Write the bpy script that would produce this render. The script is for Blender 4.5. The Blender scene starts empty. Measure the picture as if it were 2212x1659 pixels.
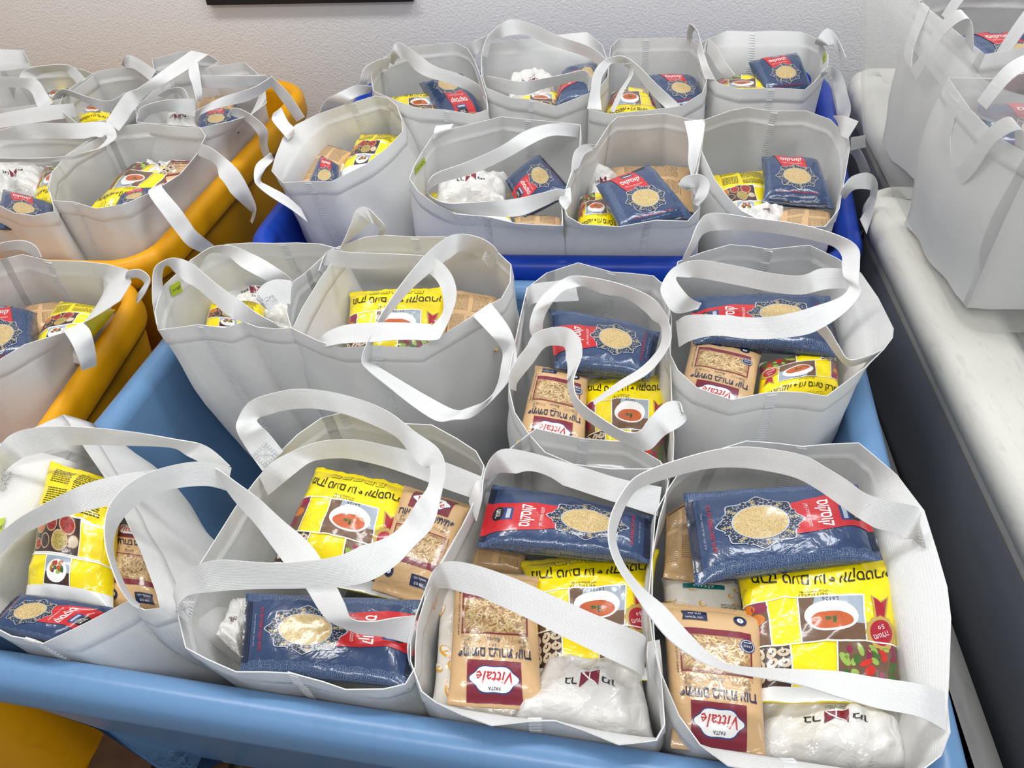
import bpy, bmesh, math, random
import numpy as np
from mathutils import Vector, noise, geometry
random.seed(7)
SC = bpy.context.scene
COL = SC.collection

# ---------------------------------------------------------------- camera
CAM_F, CAM_H = 1700.0, 1.5
PITCH, ROLL = math.radians(44.5), math.radians(-3.6)
FW = Vector((0, math.cos(PITCH), -math.sin(PITCH)))
R0 = Vector((1, 0, 0)); U0 = Vector((0, math.sin(PITCH), math.cos(PITCH)))
RT = R0*math.cos(ROLL) + U0*math.sin(ROLL)
UP = -R0*math.sin(ROLL) + U0*math.cos(ROLL)
CAM = Vector((0, 0, CAM_H))
from mathutils import Matrix
cd = bpy.data.cameras.new('camera'); cam = bpy.data.objects.new('camera', cd); COL.objects.link(cam)
cd.sensor_fit = 'HORIZONTAL'; cd.sensor_width = 36.0; cd.lens = CAM_F/2212.0*36.0; cd.clip_start = .02
m = Matrix((RT, UP, -FW)).transposed().to_4x4(); m.translation = CAM
cam.matrix_world = m
SC.camera = cam

def ray(x, y):
    return FW*CAM_F + RT*(x-1106) - UP*(y-829.5)
def P(x, y, z):                      # photograph pixel -> point of the horizontal plane z
    d = ray(x, y); return CAM + d*((z-CAM_H)/d.z)

# ---------------------------------------------------------------- world, light, exposure
w = bpy.data.worlds.new('world'); SC.world = w; w.use_nodes = True
bg = w.node_tree.nodes['Background']; bg.inputs[0].default_value = (.93, .96, 1.0, 1); bg.inputs[1].default_value = .40
def area(name, loc, rot, sx, sy, e, col=(1, 1, 1)):
    l = bpy.data.lights.new(name, 'AREA'); l.shape = 'RECTANGLE'; l.size = sx; l.size_y = sy; l.energy = e; l.color = col
    o = bpy.data.objects.new(name, l); o.location = loc; o.rotation_euler = rot; COL.objects.link(o); return o
area('ceiling_light', (-.9, 1.5, 2.75), (0, 0, 0), 1.2, .30, 23, (1.0, .975, .94))
area('ceiling_light', (.8, 1.3, 2.75), (0, 0, 0), 1.2, .30, 21, (.94, .97, 1.0))
area('ceiling_light', (-.2, -.6, 2.75), (0, 0, 0), 1.6, .30, 24, (1.0, .99, .97))
area('daylight_window', (2.6, -.4, 1.9), (math.radians(72), 0, math.radians(62)), 1.4, 1.2, 12, (.86, .93, 1.0))
SC.view_settings.view_transform = 'Standard'; SC.view_settings.look = 'None'
SC.view_settings.exposure = 0.06; SC.view_settings.gamma = 1.0; SC.view_settings.use_curve_mapping = False
SC.cycles.max_bounces = 10; SC.cycles.transparent_max_bounces = 12
SC.cycles.caustics_reflective = False; SC.cycles.caustics_refractive = False

# ---------------------------------------------------------------- helpers
def srgb(r, g, b):
    f = lambda c: ((c/255+.055)/1.055)**2.4 if c/255 > .04045 else c/255/12.92
    return (f(r), f(g), f(b), 1)
MATS = {}
def mat(name, col, rough=.5, coat=0, bump=None, metallic=0, var=0, vscale=30, spec=.5, extra=None):
    if name in MATS: return MATS[name]
    m = bpy.data.materials.new(name); m.use_nodes = True; nt = m.node_tree; b = nt.nodes['Principled BSDF']
    b.inputs['Base Color'].default_value = col; b.inputs['Roughness'].default_value = rough
    b.inputs['Coat Weight'].default_value = coat; b.inputs['Coat Roughness'].default_value = .06
    b.inputs['Metallic'].default_value = metallic; b.inputs['Specular IOR Level'].default_value = spec
    if var:
        tc = nt.nodes.new('ShaderNodeTexCoord'); n = nt.nodes.new('ShaderNodeTexNoise'); n.inputs['Scale'].default_value = vscale
        n.inputs['Detail'].default_value = 5
        mx = nt.nodes.new('ShaderNodeMix'); mx.data_type = 'RGBA'; mx.inputs['A'].default_value = tuple(c*(1-var) for c in col[:3])+(1,)
        mx.inputs['B'].default_value = tuple(min(1, c*(1+var)) for c in col[:3])+(1,)
        nt.links.new(tc.outputs['Object'], n.inputs['Vector']); nt.links.new(n.outputs['Fac'], mx.inputs['Factor'])
        nt.links.new(mx.outputs['Result'], b.inputs['Base Color'])
    if bump:
        sc, st, dist = bump
        tc = nt.nodes.new('ShaderNodeTexCoord'); n = nt.nodes.new('ShaderNodeTexNoise'); n.inputs['Scale'].default_value = sc
        n.inputs['Detail'].default_value = 4
        bp = nt.nodes.new('ShaderNodeBump'); bp.inputs['Strength'].default_value = st; bp.inputs['Distance'].default_value = dist
        nt.links.new(tc.outputs['Object'], n.inputs['Vector']); nt.links.new(n.outputs['Fac'], bp.inputs['Height'])
        nt.links.new(bp.outputs['Normal'], b.inputs['Normal'])
        if coat: nt.links.new(bp.outputs['Normal'], b.inputs['Coat Normal'])
    if extra: extra(nt, b)
    MATS[name] = m; return m

def mesh_obj(name, verts, faces, mats, parent=None, smooth=True, fm=None, uvs=None, normals=None):
    me = bpy.data.meshes.new(name); me.from_pydata([tuple(v) for v in verts], [], faces)
    if not isinstance(mats, (list, tuple)): mats = [mats]
    for mm in mats: me.materials.append(mm)
    if fm is not None: me.polygons.foreach_set('material_index', fm)
    me.polygons.foreach_set('use_smooth', [smooth]*len(me.polygons))
    if uvs is not None:
        uv = me.uv_layers.new(name='UVMap'); li = np.zeros(len(me.loops), dtype=np.int32); me.loops.foreach_get('vertex_index', li)
        uv.data.foreach_set('uv', np.asarray(uvs, dtype=np.float32)[li].ravel())
    me.update()
    if normals is not None: me.normals_split_custom_set_from_vertices(normals)
    o = bpy.data.objects.new(name, me); COL.objects.link(o)
    if parent: o.parent = parent; o.matrix_parent_inverse = parent.matrix_world.inverted()
    return o
def tag(o, label=None, cat=None, group=None, kind=None):
    if label: o['label'] = label
    if cat: o['category'] = cat
    if group: o['group'] = group
    if kind: o['kind'] = kind
    return o
def empty(name, loc):
    o = bpy.data.objects.new(name, None); o.location = loc; o.empty_display_size = .05; COL.objects.link(o)
    o.matrix_world = Matrix.Translation(Vector(loc)); return o
def catmull(pts, n):
    """pts: list of tuples -> resampled smooth list"""
    out = []; p = [np.array(q, float) for q in pts]; k = len(p)
    for i in range(k-1):
        a, b, c, d = p[max(i-1, 0)], p[i], p[i+1], p[min(i+2, k-1)]
        for j in range(n):
            t = j/n
            out.append(.5*((2*b)+(-a+c)*t+(2*a-5*b+4*c-d)*t*t+(-a+3*b-3*c+d)*t**3))
    out.append(p[-1]); return out

def thick_sheet(name, V, F, mats, parent, uvs, th, crease=None):
    """a sheet of cloth with real thickness and crisp cut edges"""
    V = np.array([tuple(v) for v in V]); n = np.zeros_like(V)
    for f in F:
        if len(f) != 4: continue
        a, b, c, d = (V[i] for i in f); q = np.cross(c-a, d-b); l = np.linalg.norm(q)
        if l > 1e-12:
            for i in f: n[i] += q/l
    n /= np.linalg.norm(n, axis=1, keepdims=True)+1e-9
    k = len(V); W = [tuple(p) for p in V+n*th/2]+[tuple(p) for p in V-n*th/2]; FF = [tuple(f) for f in F]+[tuple(k+i for i in f[::-1]) for f in F]
    cnt = {}
    for f in F:
        for i in range(len(f)): e = (f[i], f[(i+1) % len(f)]); cnt[e] = 1
    UVs = list(uvs)*2; NN = [tuple(q) for q in n]+[tuple(-q) for q in n]
    for (a, b) in list(cnt):
        if (b, a) in cnt: continue
        s = len(W); W += [W[a], W[b], W[k+b], W[k+a]]; UVs += [uvs[a], uvs[b], uvs[b], uvs[a]]; FF.append((s, s+3, s+2, s+1))
        fn = np.cross(np.array(W[s+3])-np.array(W[s]), np.array(W[s+1])-np.array(W[s])); fn = fn/(np.linalg.norm(fn)+1e-12); NN += [tuple(fn)]*4
    return mesh_obj(name, W, FF, mats, parent, uvs=UVs, normals=NN)

# ---------------------------------------------------------------- fabric
def fabric_extra(lines, transl):
    def ex(nt, b):
        N = nt.nodes; L = nt.links
        uv = N.new('ShaderNodeUVMap'); uv.uv_map = 'UVMap'
        sep = N.new('ShaderNodeSeparateXYZ'); L.new(uv.outputs[0], sep.inputs[0])
        def M(op, a, c=None, d=None):
            n = N.new('ShaderNodeMath'); n.operation = op
            for i, q in enumerate((a, c, d)):
                if q is None: continue
                if isinstance(q, (int, float)): n.inputs[i].default_value = q
                else: L.new(q, n.inputs[i])
            return n.outputs[0]
        u, v = sep.outputs[0], sep.outputs[1]
        k = 2*math.pi/.0032
        weave = M('MULTIPLY', M('SINE', M('MULTIPLY', M('ADD', u, v), k)), M('SINE', M('MULTIPLY', M('SUBTRACT', u, v), k)))
        h = M('MULTIPLY', weave, .25)
        dash = M('GREATER_THAN', M('SINE', M('MULTIPLY', u, 2*math.pi/.004)), 0)
        for c in lines:
            ln = M('LESS_THAN', M('ABSOLUTE', M('SUBTRACT', v, c)), .0011)
            h = M('SUBTRACT', h, M('MULTIPLY', M('MULTIPLY', ln, dash), 1.0))
        bp = N.new('ShaderNodeBump'); bp.inputs['Strength'].default_value = .8; bp.inputs['Distance'].default_value = .0008
        L.new(h, bp.inputs['Height'])
        nz = N.new('ShaderNodeTexNoise'); nz.inputs['Scale'].default_value = 22; nz.inputs['Detail'].default_value = 3
        tc = N.new('ShaderNodeTexCoord'); L.new(tc.outputs['Object'], nz.inputs['Vector'])
        bp2 = N.new('ShaderNodeBump'); bp2.inputs['Strength'].default_value = .35; bp2.inputs['Distance'].default_value = .006
        L.new(nz.outputs['Fac'], bp2.inputs['Height']); L.new(bp2.outputs[0], bp.inputs['Normal'])
        L.new(bp.outputs[0], b.inputs['Normal'])
        tr = N.new('ShaderNodeBsdfTranslucent'); tr.inputs[0].default_value = (.93, .93, .91, 1); L.new(bp.outputs[0], tr.inputs['Normal'])
        ms = N.new('ShaderNodeMixShader'); ms.inputs[0].default_value = transl
        L.new(b.outputs[0], ms.inputs[1]); L.new(tr.outputs[0], ms.inputs[2])
        L.new(ms.outputs[0], N['Material Output'].inputs['Surface'])
    return ex
M_FAB = mat('white_nonwoven_fabric', (.90, .90, .895, 1), .62, spec=.25, extra=fabric_extra((.031,), .22))
M_STRAP = mat('white_strap_fabric', (.89, .89, .89, 1), .6, spec=.25, extra=fabric_extra((.011, .015, .019), .18))
M_WELD = mat('weld_dash', (.72, .73, .75, 1), .35, spec=.4)
M_LIME = mat('lime_tag', srgb(176, 196, 40), .5)
M_INK = mat('black_ink', srgb(28, 28, 30), .4)
# ---------------------------------------------------------------- tubs and lids
def rounded_path(corners, r, n=8):
    """corners ccw (x,y); returns list of (point, outward normal)"""
    out = []; k = len(corners); C = [Vector(c) for c in corners]
    for i in range(k):
        a, b, c = C[i-1], C[i], C[(i+1) % k]
        d1 = (b-a).normalized(); d2 = (c-b).normalized()
        ang = d1.angle(d2); tl = r*math.tan(ang/2)
        p0 = b-d1*tl; n1 = Vector((d1.y, -d1.x)); cen = p0-n1*r
        a0 = math.atan2(n1.y, n1.x)
        for j in range(n+1):
            t = a0+ang*j/n; nn = Vector((math.cos(t), math.sin(t)))
            out.append((cen+nn*r, nn))
        e = c-b; m = 6; nx = Vector((d2.y, -d2.x)); q0 = b+d2*tl; nxt = C[(i+2) % k]; d3 = (nxt-c).normalized(); tl2 = r*math.tan(d2.angle(d3)/2); q1 = c-d2*tl2
        for j in range(1, m): out.append((q0.lerp(q1, j/m), nx))
    return out
def loft(name, path, prof, material, parent=None, cap_last=False, cap_first=False, wob=0, zf=None):
    k = len(path); V = []; F = []
    for (o, z) in prof:
        for (p, n) in path:
            q = p+n*o; zz = z
            if zf: zz += zf(q.x, q.y)
            if wob: zz += wob*noise.noise(Vector((p.x*2.2, p.y*2.2, 3)))
            V.append((q.x, q.y, zz))
    for i in range(len(prof)-1):
        for j in range(k):
            a = i*k+j; b = i*k+(j+1) % k; F.append((b, a, a+k, b+k))
    if cap_last: F.append([(len(prof)-1)*k+j for j in range(k)])
    if cap_first: F.append([j for j in range(k)][::-1])
    return mesh_obj(name, V, F, material, parent)
def tub(name, corners, z, depth, m, label, r=.09, taper=.10, lip=.024, zf=None):
    path = rounded_path(corners, r)
    cx = sum(c[0] for c in corners)/4; cy = sum(c[1] for c in corners)/4
    root = empty(name, (cx, cy, z-depth)); tag(root, label, 'tub')
    pr = []
    for k in range(12):                      # rolled lip: a rounded top over a short skirt
        t = math.radians(k*180/11); pr.append((lip*math.cos(t), z-.024+.024*math.sin(t)))
    rim = [(lip*.35, z-.064), (lip*.8, z-.066), (lip*.98, z-.058), (lip*1.05, z-.045)]+pr
    loft('rolled_rim', path, rim, m, root, wob=.004, zf=zf)
    wall = [(-lip, z-.024), (-lip*1.1, z-.08), (-lip*1.5, z-.2), (-taper, z-depth+.05), (-taper-.04, z-depth+.012)]
    loft('inner_wall', path, wall, m, root, cap_last=True, zf=zf)
    out = [(-taper+.006, z-depth), (-taper+.012, z-depth+.04), (-lip*.9, z-.2), (lip*.1, z-.09), (lip*.3, z-.055)]
    loft('outer_wall', path, out, m, root, zf=zf)
    return root
def lid_tub(corners, ztop, label, m, mdark, zfloor, body=True):
    path = rounded_path(corners, .07)
    cx = sum(c[0] for c in corners)/4; cy = sum(c[1] for c in corners)/4
    root = empty('lidded_tub', (cx, cy, zfloor)); tag(root, label, 'tub')
    pr = [(-.012, ztop-.062), (-.002, ztop-.055), (0, ztop-.03), (-.005, ztop-.012), (-.018, ztop-.002), (-.035, ztop), (-.105, ztop-.001), (-.118, ztop-.006), (-.128, ztop-.016), (-.14, ztop-.018)]
    loft('lid', path, pr, m, root, cap_last=True, cap_first=True, wob=.003)
    loft('skirt', path, [(-.012, ztop-.061), (-.018, ztop-.10)], m, root)
    loft('body', path, [(-.06, zfloor), (-.045, zfloor+.03), (-.012, ztop-.25), (-.006, ztop-.10), (-.014, ztop-.09)], mdark, root, cap_first=True)
    return root

def scuff(scale=18, amt=.25, dark=(.35, .33, .30, 1)):
    def ex(nt, b):
        N = nt.nodes; L = nt.links; tc = N.new('ShaderNodeTexCoord')
        n = N.new('ShaderNodeTexNoise'); n.inputs['Scale'].default_value = scale; n.inputs['Detail'].default_value = 8; n.inputs['Distortion'].default_value = 1.5
        mp = N.new('ShaderNodeMapping'); mp.inputs['Scale'].default_value = (3, .6, 1); L.new(tc.outputs['Object'], mp.inputs[0]); L.new(mp.outputs[0], n.inputs['Vector'])
        cr = N.new('ShaderNodeValToRGB'); cr.color_ramp.elements[0].position = .56; cr.color_ramp.elements[0].color = (0, 0, 0, 1); cr.color_ramp.elements[1].position = .72; cr.color_ramp.elements[1].color = (amt,)*3+(1,)
        L.new(n.outputs['Fac'], cr.inputs[0])
        mx = N.new('ShaderNodeMix'); mx.data_type = 'RGBA'; mx.inputs['A'].default_value = tuple(b.inputs['Base Color'].default_value); mx.inputs['B'].default_value = dark
        L.new(cr.outputs[0], mx.inputs['Factor']); L.new(mx.outputs['Result'], b.inputs['Base Color'])
        n2 = N.new('ShaderNodeTexNoise'); n2.inputs['Scale'].default_value = 60; L.new(tc.outputs['Object'], n2.inputs['Vector'])
        bp = N.new('ShaderNodeBump'); bp.inputs['Strength'].default_value = .15; bp.inputs['Distance'].default_value = .002
        L.new(n2.outputs['Fac'], bp.inputs['Height']); L.new(bp.outputs[0], b.inputs['Normal'])
    return ex
M_LB = mat('light_blue_plastic', srgb(106, 145, 187), .30, spec=.4, extra=scuff(14, .12, srgb(80, 105, 140)))
M_DB = mat('royal_blue_plastic', srgb(14, 62, 172), .34, spec=.35, extra=scuff(14, .12, srgb(20, 60, 130)))
M_YE = mat('amber_plastic', srgb(236, 166, 6), .4, spec=.35, extra=scuff(12, .15, srgb(170, 110, 10)))
M_WP = mat('worn_white_plastic', srgb(214, 212, 204), .45, extra=scuff(30, .22, srgb(140, 130, 115)))
M_CH = mat('charcoal_plastic', srgb(92, 95, 102), .5, extra=scuff(10, .2, srgb(70, 70, 70)))
M_CHG = mat('dark_grey_plastic', srgb(150, 148, 145), .55, extra=scuff(10, .3, srgb(60, 58, 56)))
M_WALL = mat('white_plaster', srgb(240, 238, 236), .85, bump=(170, .6, .003), var=.03, vscale=2.5, spec=.2)
M_FLOOR = mat('grey_floor', srgb(120, 116, 110), .5, var=.2, vscale=6)
M_WOOD = mat('rough_brown_wood', srgb(84, 58, 38), .8, var=.5, vscale=25, bump=(40, .6, .004))
M_BLK = mat('black_frame', srgb(22, 20, 22), .4)

# setting
def wall_y(x): return 2.27-.12*x
def box(name, x0, x1, y0, y1, z0, z1, m, parent=None, bev=.002, jit=0):
    bm = bmesh.new(); bmesh.ops.create_cube(bm, size=1)
    for v in bm.verts:
        v.co = Vector(((x0+x1)/2+v.co.x*(x1-x0), (y0+y1)/2+v.co.y*(y1-y0), (z0+z1)/2+v.co.z*(z1-z0)))
    if bev: bmesh.ops.bevel(bm, geom=bm.edges[:], offset=bev, segments=2, affect='EDGES', profile=.5)
    me = bpy.data.meshes.new(name); bm.to_mesh(me); bm.free(); me.materials.append(m)
    o = bpy.data.objects.new(name, me); COL.objects.link(o)
    if parent: o.parent = parent; o.matrix_parent_inverse = parent.matrix_world.inverted()
    return o
fl = mesh_obj('floor', [(-3, -2, 0), (3, -2, 0), (3, 3, 0), (-3, 3, 0)], [(0, 1, 2, 3)], M_FLOOR, smooth=False); tag(fl, kind='structure')
nx = 2
wl = mesh_obj('wall_back', [(-3, wall_y(-3), 0), (3, wall_y(3), 0), (3, wall_y(3), 2.8), (-3, wall_y(-3), 2.8)], [(3, 2, 1, 0)], M_WALL, smooth=False); tag(wl, kind='structure')
# framed picture: its bottom edge just enters the frame at the top
def on_wall(x, y):
    d = ray(x, y); t = 2.27/(d.y+.12*d.x); return CAM+d*t
a = on_wall(453, 6); b_ = on_wall(896, -2)
zz = (a.z+b_.z)/2; tdir = (b_-a); tdir.z = 0; nrm = Vector((tdir.y, -tdir.x, 0)).normalized()
pf = empty('wall_picture', (a+b_)/2); tag(pf, 'black-framed picture hanging on the white wall, only its bottom edge showing', 'picture')
def quadbox(name, p, q, z0, z1, th, m, parent):
    V = []
    for s in (0, th):
        for c in (p, q):
            for z in ((z0[0], z1[0]) if c is p else (z0[1], z1[1])): V.append((c.x+nrm.x*s, c.y+nrm.y*s, z))
    F = [(0, 2, 3, 1), (4, 5, 7, 6), (0, 1, 5, 4), (2, 6, 7, 3), (0, 4, 6, 2), (1, 3, 7, 5)]
    return mesh_obj(name, V, F, m, parent, smooth=False)
quadbox('frame', a, b_, (a.z, b_.z), (a.z+.025, b_.z+.025), .02, M_BLK, pf)
quadbox('picture_panel', a, b_, (a.z+.025, b_.z+.025), (a.z+.30, b_.z+.30), .012, mat('dark_picture', srgb(70, 62, 66), .4, var=.5, vscale=20), pf)

# tubs
def inter(l1, l2):
    (a, b), (c, d) = l1, l2; r = b-a; q = d-c; den = r.x*q.y-r.y*q.x; t = ((c.x-a.x)*q.y-(c.y-a.y)*q.x)/den
    return (a.x+r.x*t, a.y+r.y*t)
def corners(z, front, right, back, left):
    f, r, b, l = [(P(q[0], q[1], z), P(q[2], q[3], z)) for q in (front, right, back, left)]
    return [inter(l, f), inter(f, r), inter(r, b), inter(b, l)]
def ln(a, za, b, zb): return (P(a[0], a[1], za), P(b[0], b[1], zb))
# the light blue tub stands a little tilted, its back rim lower than the front
_f, _r, _b, _l = ln((0, 1438), .65, (930, 1588), .65), ln((1884, 960), .615, (2032, 1590), .645), ln((1100, 612), .592, (1440, 616), .592), ln((215, 925), .62, (367, 733), .605)
LBC = [inter(_l, _f), inter(_f, _r), inter(_r, _b), inter(_b, _l)]
def tilt(x, y): return -.062*max(-.1, min(1, (y-(.36-.16*x))/.85))
DBC = corners(.615, (1100, 560, 1440, 563), (1782, 200, 1846, 560), (800, 166, 1780, 150), (548, 527, 785, 205))
YFC = corners(.61, (0, 566, 270, 572), (636, 210, 340, 535), (-400, 205, 600, 178), (-900, 500, -500, 220))
YNC = corners(.61, (-900, 1500, 60, 1440), (228, 750, 152, 885), (0, 596, 300, 604), (-1100, 1100, -700, 650))
YNC[1] = (-.795, .52)
TUBS = {'F': (LBC, .655, tilt), 'M': (LBC, .655, tilt), 'B': (DBC, .62), 'R': (DBC, .62), 'Y': (YFC, .615), 'Y1': (YNC, .615)}
tub('plastic_tub', LBC, .655, .53, M_LB, 'light blue plastic tub with thick rolled rim in the foreground', zf=tilt, r=.055)
tub('plastic_tub', DBC, .62, .60, M_DB, 'royal blue plastic tub behind the light blue one, against the wall')
tub('plastic_tub', YFC, .615, .60, M_YE, 'amber yellow plastic tub at the back left, beside the wall', lip=.020)
tub('plastic_tub', YNC, .615, .60, M_YE, 'amber yellow plastic tub at the left edge, left of the light blue tub', taper=.02, lip=.017)
# lidded white tubs at the right
lid_tub([(.60, .10), (1.5, -.02), (1.66, 1.22), (.72, 1.385)], .65, 'dirty white lidded tub at the right with a clear box standing on it', M_WP, M_CH, 0)
lid_tub([(.815, 1.43), (1.66, 1.32), (1.72, 1.80), (.885, 1.93)], .65, 'dirty white lidded tub at the back right, next to the wall', M_WP, M_CH, 0)
# low grey crate in the gap
pth = rounded_path([(.47, .02), (.585, .0), (.80, 1.90), (.725, 1.92)], .015)
cr = empty('low_crate', (.65, 1, 0)); tag(cr, 'dark grey plastic crate in the narrow gap beside the light blue tub', 'crate')
loft('shell', pth, [(-.03, 0), (-.01, .3), (0, .36), (-.004, .37), (-.03, .37), (-.034, .366), (-.05, .366)], M_CHG, cr, cap_last=True)
# wooden pallet under the tub, bottom left
pal = empty('wooden_pallet', (-.45, .5, 0)); tag(pal, 'rough brown wooden pallet under the light blue tub at bottom left', 'pallet')
for i in range(6):
    x0 = -.80+i*.14
    o = box('plank', x0, x0+.115, .30, .95, .040+random.uniform(-.003, .003), .060, M_WOOD, pal, .002)
for i in range(3):
    box('bearer', -.79, .02, .32+i*.25, .40+i*.25, 0, .036, M_WOOD, pal, .003)
# ---------------------------------------------------------------- tote bags
BAGS = {}
def arc_resample(pts, step):
    out = []; k = len(pts)
    for i in range(k):
        a, b = pts[i], pts[(i+1) % k]; n = max(1, int(round((b-a).length/step)))
        for j in range(n): out.append(a.lerp(b, j/n))
    return out
def clamp_in(q, tb, ztop):
    if tb is None: return q
    cs, zl = tb[0], tb[1]+.012
    if len(tb) > 2: zl += tb[2](q.x, q.y)
    if q.z >= ztop-.004: return q
    zl -= .008; t = 1 if q.z <= zl else (ztop-q.z)/max(.01, ztop-zl)
    inset = .026+.08*max(0, zl-q.z)
    x, y = q.x, q.y
    for _ in range(2):
        for i in range(4):
            a, b = cs[i], cs[(i+1) % 4]; dx, dy = b[0]-a[0], b[1]-a[1]; l = math.hypot(dx, dy); nx_, ny_ = dy/l, -dx/l
            d = (x-a[0])*nx_+(y-a[1])*ny_+inset
            if d > 0: x -= nx_*d*t; y -= ny_*d*t
    return Vector((x, y, q.z))
def wall_part(root, rim, zb, k=.84, shift=(0, 0), bulge=.014, seed=0, tb=None):
    """rim: list of world points ccw; returns columns for seams"""
    cols = arc_resample(rim, .014); n = len(cols)
    c = sum((Vector((p.x, p.y)) for p in cols), Vector((0, 0)))/n; cb = c+Vector(shift)
    ds = [0, .010, .020, .028, .031, .034, .040, .055, .075, .1, .13, .165, .2, .235, .27, .30]
    zr = sum(p.z for p in cols)/n; H = zr-zb; ds = [d for d in ds if d < H-.02]+[H]
    V = []; UV = []; col_pts = []; u = 0
    for i, p in enumerate(cols):
        if i: u += (cols[i]-cols[i-1]).length
        q = cols[(i+1) % n]; o = cols[i-1]; t = Vector((q.x-o.x, q.y-o.y)).normalized(); nn = Vector((t.y, -t.x))
        b = cb+(Vector((p.x, p.y))-c)*k
        line = []
        for j, d in enumerate(ds):
            s = d/H; hz = p.z*(1-s)+zb*s; xy = Vector((p.x, p.y)).lerp(b, s)
            off = bulge*math.sin(math.pi*min(1, s*1.15))
            if j < 4: off += .0022
            if j == 4: off -= .0006
            w = min(1, d/.08)
            off += w*.010*noise.noise(Vector((p.x*9, p.y*9, d*5+seed*7.1)))+w*.004*noise.noise(Vector((p.x*26, p.y*26, d*14+seed)))
            off -= .005*w*abs(noise.noise(Vector((u*14, seed*3.3, d*2))))
            line.append(clamp_in(Vector((xy.x+nn.x*off, xy.y+nn.y*off, hz)), tb, p.z)); UV.append((u, d))
        V += line; col_pts.append((line, Vector((nn.x, nn.y, 0))))
    r = len(ds); F = []
    for i in range(n):
        a = i*r; b2 = ((i+1) % n)*r
        for j in range(r-1): F.append((a+j, a+j+1, b2+j+1, b2+j))
    F.append([i*r+r-1 for i in range(n)][::-1])
    o = thick_sheet('fabric_wall', V, F, M_FAB, root, UV, .0013)
    return col_pts, ds
def seam_part(root, cols, ds, at, L=.26):
    i = min(range(len(cols)), key=lambda k: (cols[k][0][0]-at).length)
    line, n = cols[i]; nxt = cols[(i+1) % len(cols)][0]; t = (nxt[0]-line[0]).normalized()
    V = []; F = []
    def pos(d):
        for j in range(len(ds)-1):
            if ds[j] <= d <= ds[j+1]: return line[j].lerp(line[j+1], (d-ds[j])/(ds[j+1]-ds[j]))
        return line[-1]
    d = .004
    while d < min(L, ds[-1]-.01):
        for (x0, x1, h) in ((-.007, .007, .0017),):
            b = len(V)
            for dd in (d, d+.0024):
                p = pos(dd)
                for x in (x0, x1):
                    for s in (-1, 1): V.append(p+t*x+n*(s*.0021))
            F += [(b, b+2, b+6, b+4), (b+1, b+5, b+7, b+3), (b, b+1, b+3, b+2), (b+4, b+6, b+7, b+5), (b, b+4, b+5, b+1), (b+2, b+3, b+7, b+6)]
        d += .0052
    # the flat turned-in gusset fold beside the seam
    mesh_obj('welded_seam', V, F, M_WELD, root, smooth=False)
def strap(root, st, z0, h=None, zs=None, width=.031, patch='', flip=1, sag=None):
    """st: (x1,y1,x2,y2) pixel pairs of the two strap edges; z from zs (relative to z0) or an arch of height h"""
    k = len(st); E = []
    L = [0]
    for i in range(1, k): L.append(L[-1]+math.hypot(st[i][0]-st[i-1][0], st[i][1]-st[i-1][1]))
    sm = catmull([tuple(s)+((zs[i] if zs else h*math.sin(math.pi*L[i]/L[-1])),) for i, s in enumerate(st)], 6)
    V = []; UV = []; u = 0; prev = None; info = []
    for s in sm:
        A = P(s[0], s[1], z0+s[4]); d = ray(s[2], s[3]).normalized()
        # point of the second ray at distance `width` from A, on the far side
        oc = CAM-A; b = oc.dot(d); cq = oc.dot(oc)-width*width; disc = b*b-cq
        t = -b+flip*math.sqrt(disc) if disc > 0 else -b
        B = CAM+d*t
        if (B-A).length > width*1.25: B = A+(B-A).normalized()*width*1.25
        mid = (A+B)/2
        if prev: u += (mid-prev).length
        prev = mid
        nrm = None
        for j in range(5):
            f = j/4; V.append(A.lerp(B, f)); UV.append((u, .03*f))
        info.append((A, B))
    F = []
    for i in range(len(sm)-1):
        for j in range(4): a = i*5+j; F.append((a, a+1, a+6, a+5))
    o = thick_sheet('handle', V, F, M_STRAP, root, UV, .0013)
    for c in patch:
        idx = 0 if c == 's' else len(info)-1; j2 = idx+(5 if c == 's' else -5)
        A, B = info[idx]; A2, B2 = info[max(0, min(len(info)-1, j2))]
        ex = (B-A).normalized(); ey = ((A2+B2)/2-(A+B)/2); 
        if ey.length < 1e-4: continue
        ey = (ey-ex*ey.dot(ex)).normalized(); n = ex.cross(ey)
        if n.dot(CAM-A) < 0: n = -n
        cen = (A+B)/2+ey*.014+n*.0012; V2 = []; F2 = []
        marks = []
        for i in range(6):
            q = -.0105+i*.0042
            marks += [(q, .0105, 0, .0022, .0009), (q, -.0105, 0, .0022, .0009), (.0105, q, 1, .0022, .0009), (-.0105, q, 1, .0022, .0009)]
        for i in range(-2, 3): marks += [(i*.003, i*.003, 2, .0018, .0008), (i*.003, -i*.003, 3, .0018, .0008)]
        for (x, y, typ, l, w2) in marks:
            a = {0: math.pi/2, 1: 0, 2: math.pi/4, 3: -math.pi/4}[typ]; dx = ex*math.cos(a)+ey*math.sin(a); dy = n.cross(dx)
            c0 = cen+ex*x+ey*y; b0 = len(V2)
            for zz in (0, .0009):
                for (sx, sy) in ((-1, -1), (1, -1), (1, 1), (-1, 1)): V2.append(c0+dx*(sx*l)+dy*(sy*w2)+n*zz)
            F2 += [(b0+4, b0+5, b0+6, b0+7)]+[(b0+i, b0+(i+1) % 4, b0+4+(i+1) % 4, b0+4+i) for i in range(4)]
        pp = mesh_obj('weld_patch', V2, F2, M_WELD, None, smooth=False); pp.parent = o; pp.matrix_parent_inverse = o.matrix_world.inverted()
    return o
def ccw(pts):
    a = sum(pts[i].x*pts[(i+1) % len(pts)].y-pts[(i+1) % len(pts)].x*pts[i].y for i in range(len(pts)))
    return pts if a > 0 else pts[::-1]
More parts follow.
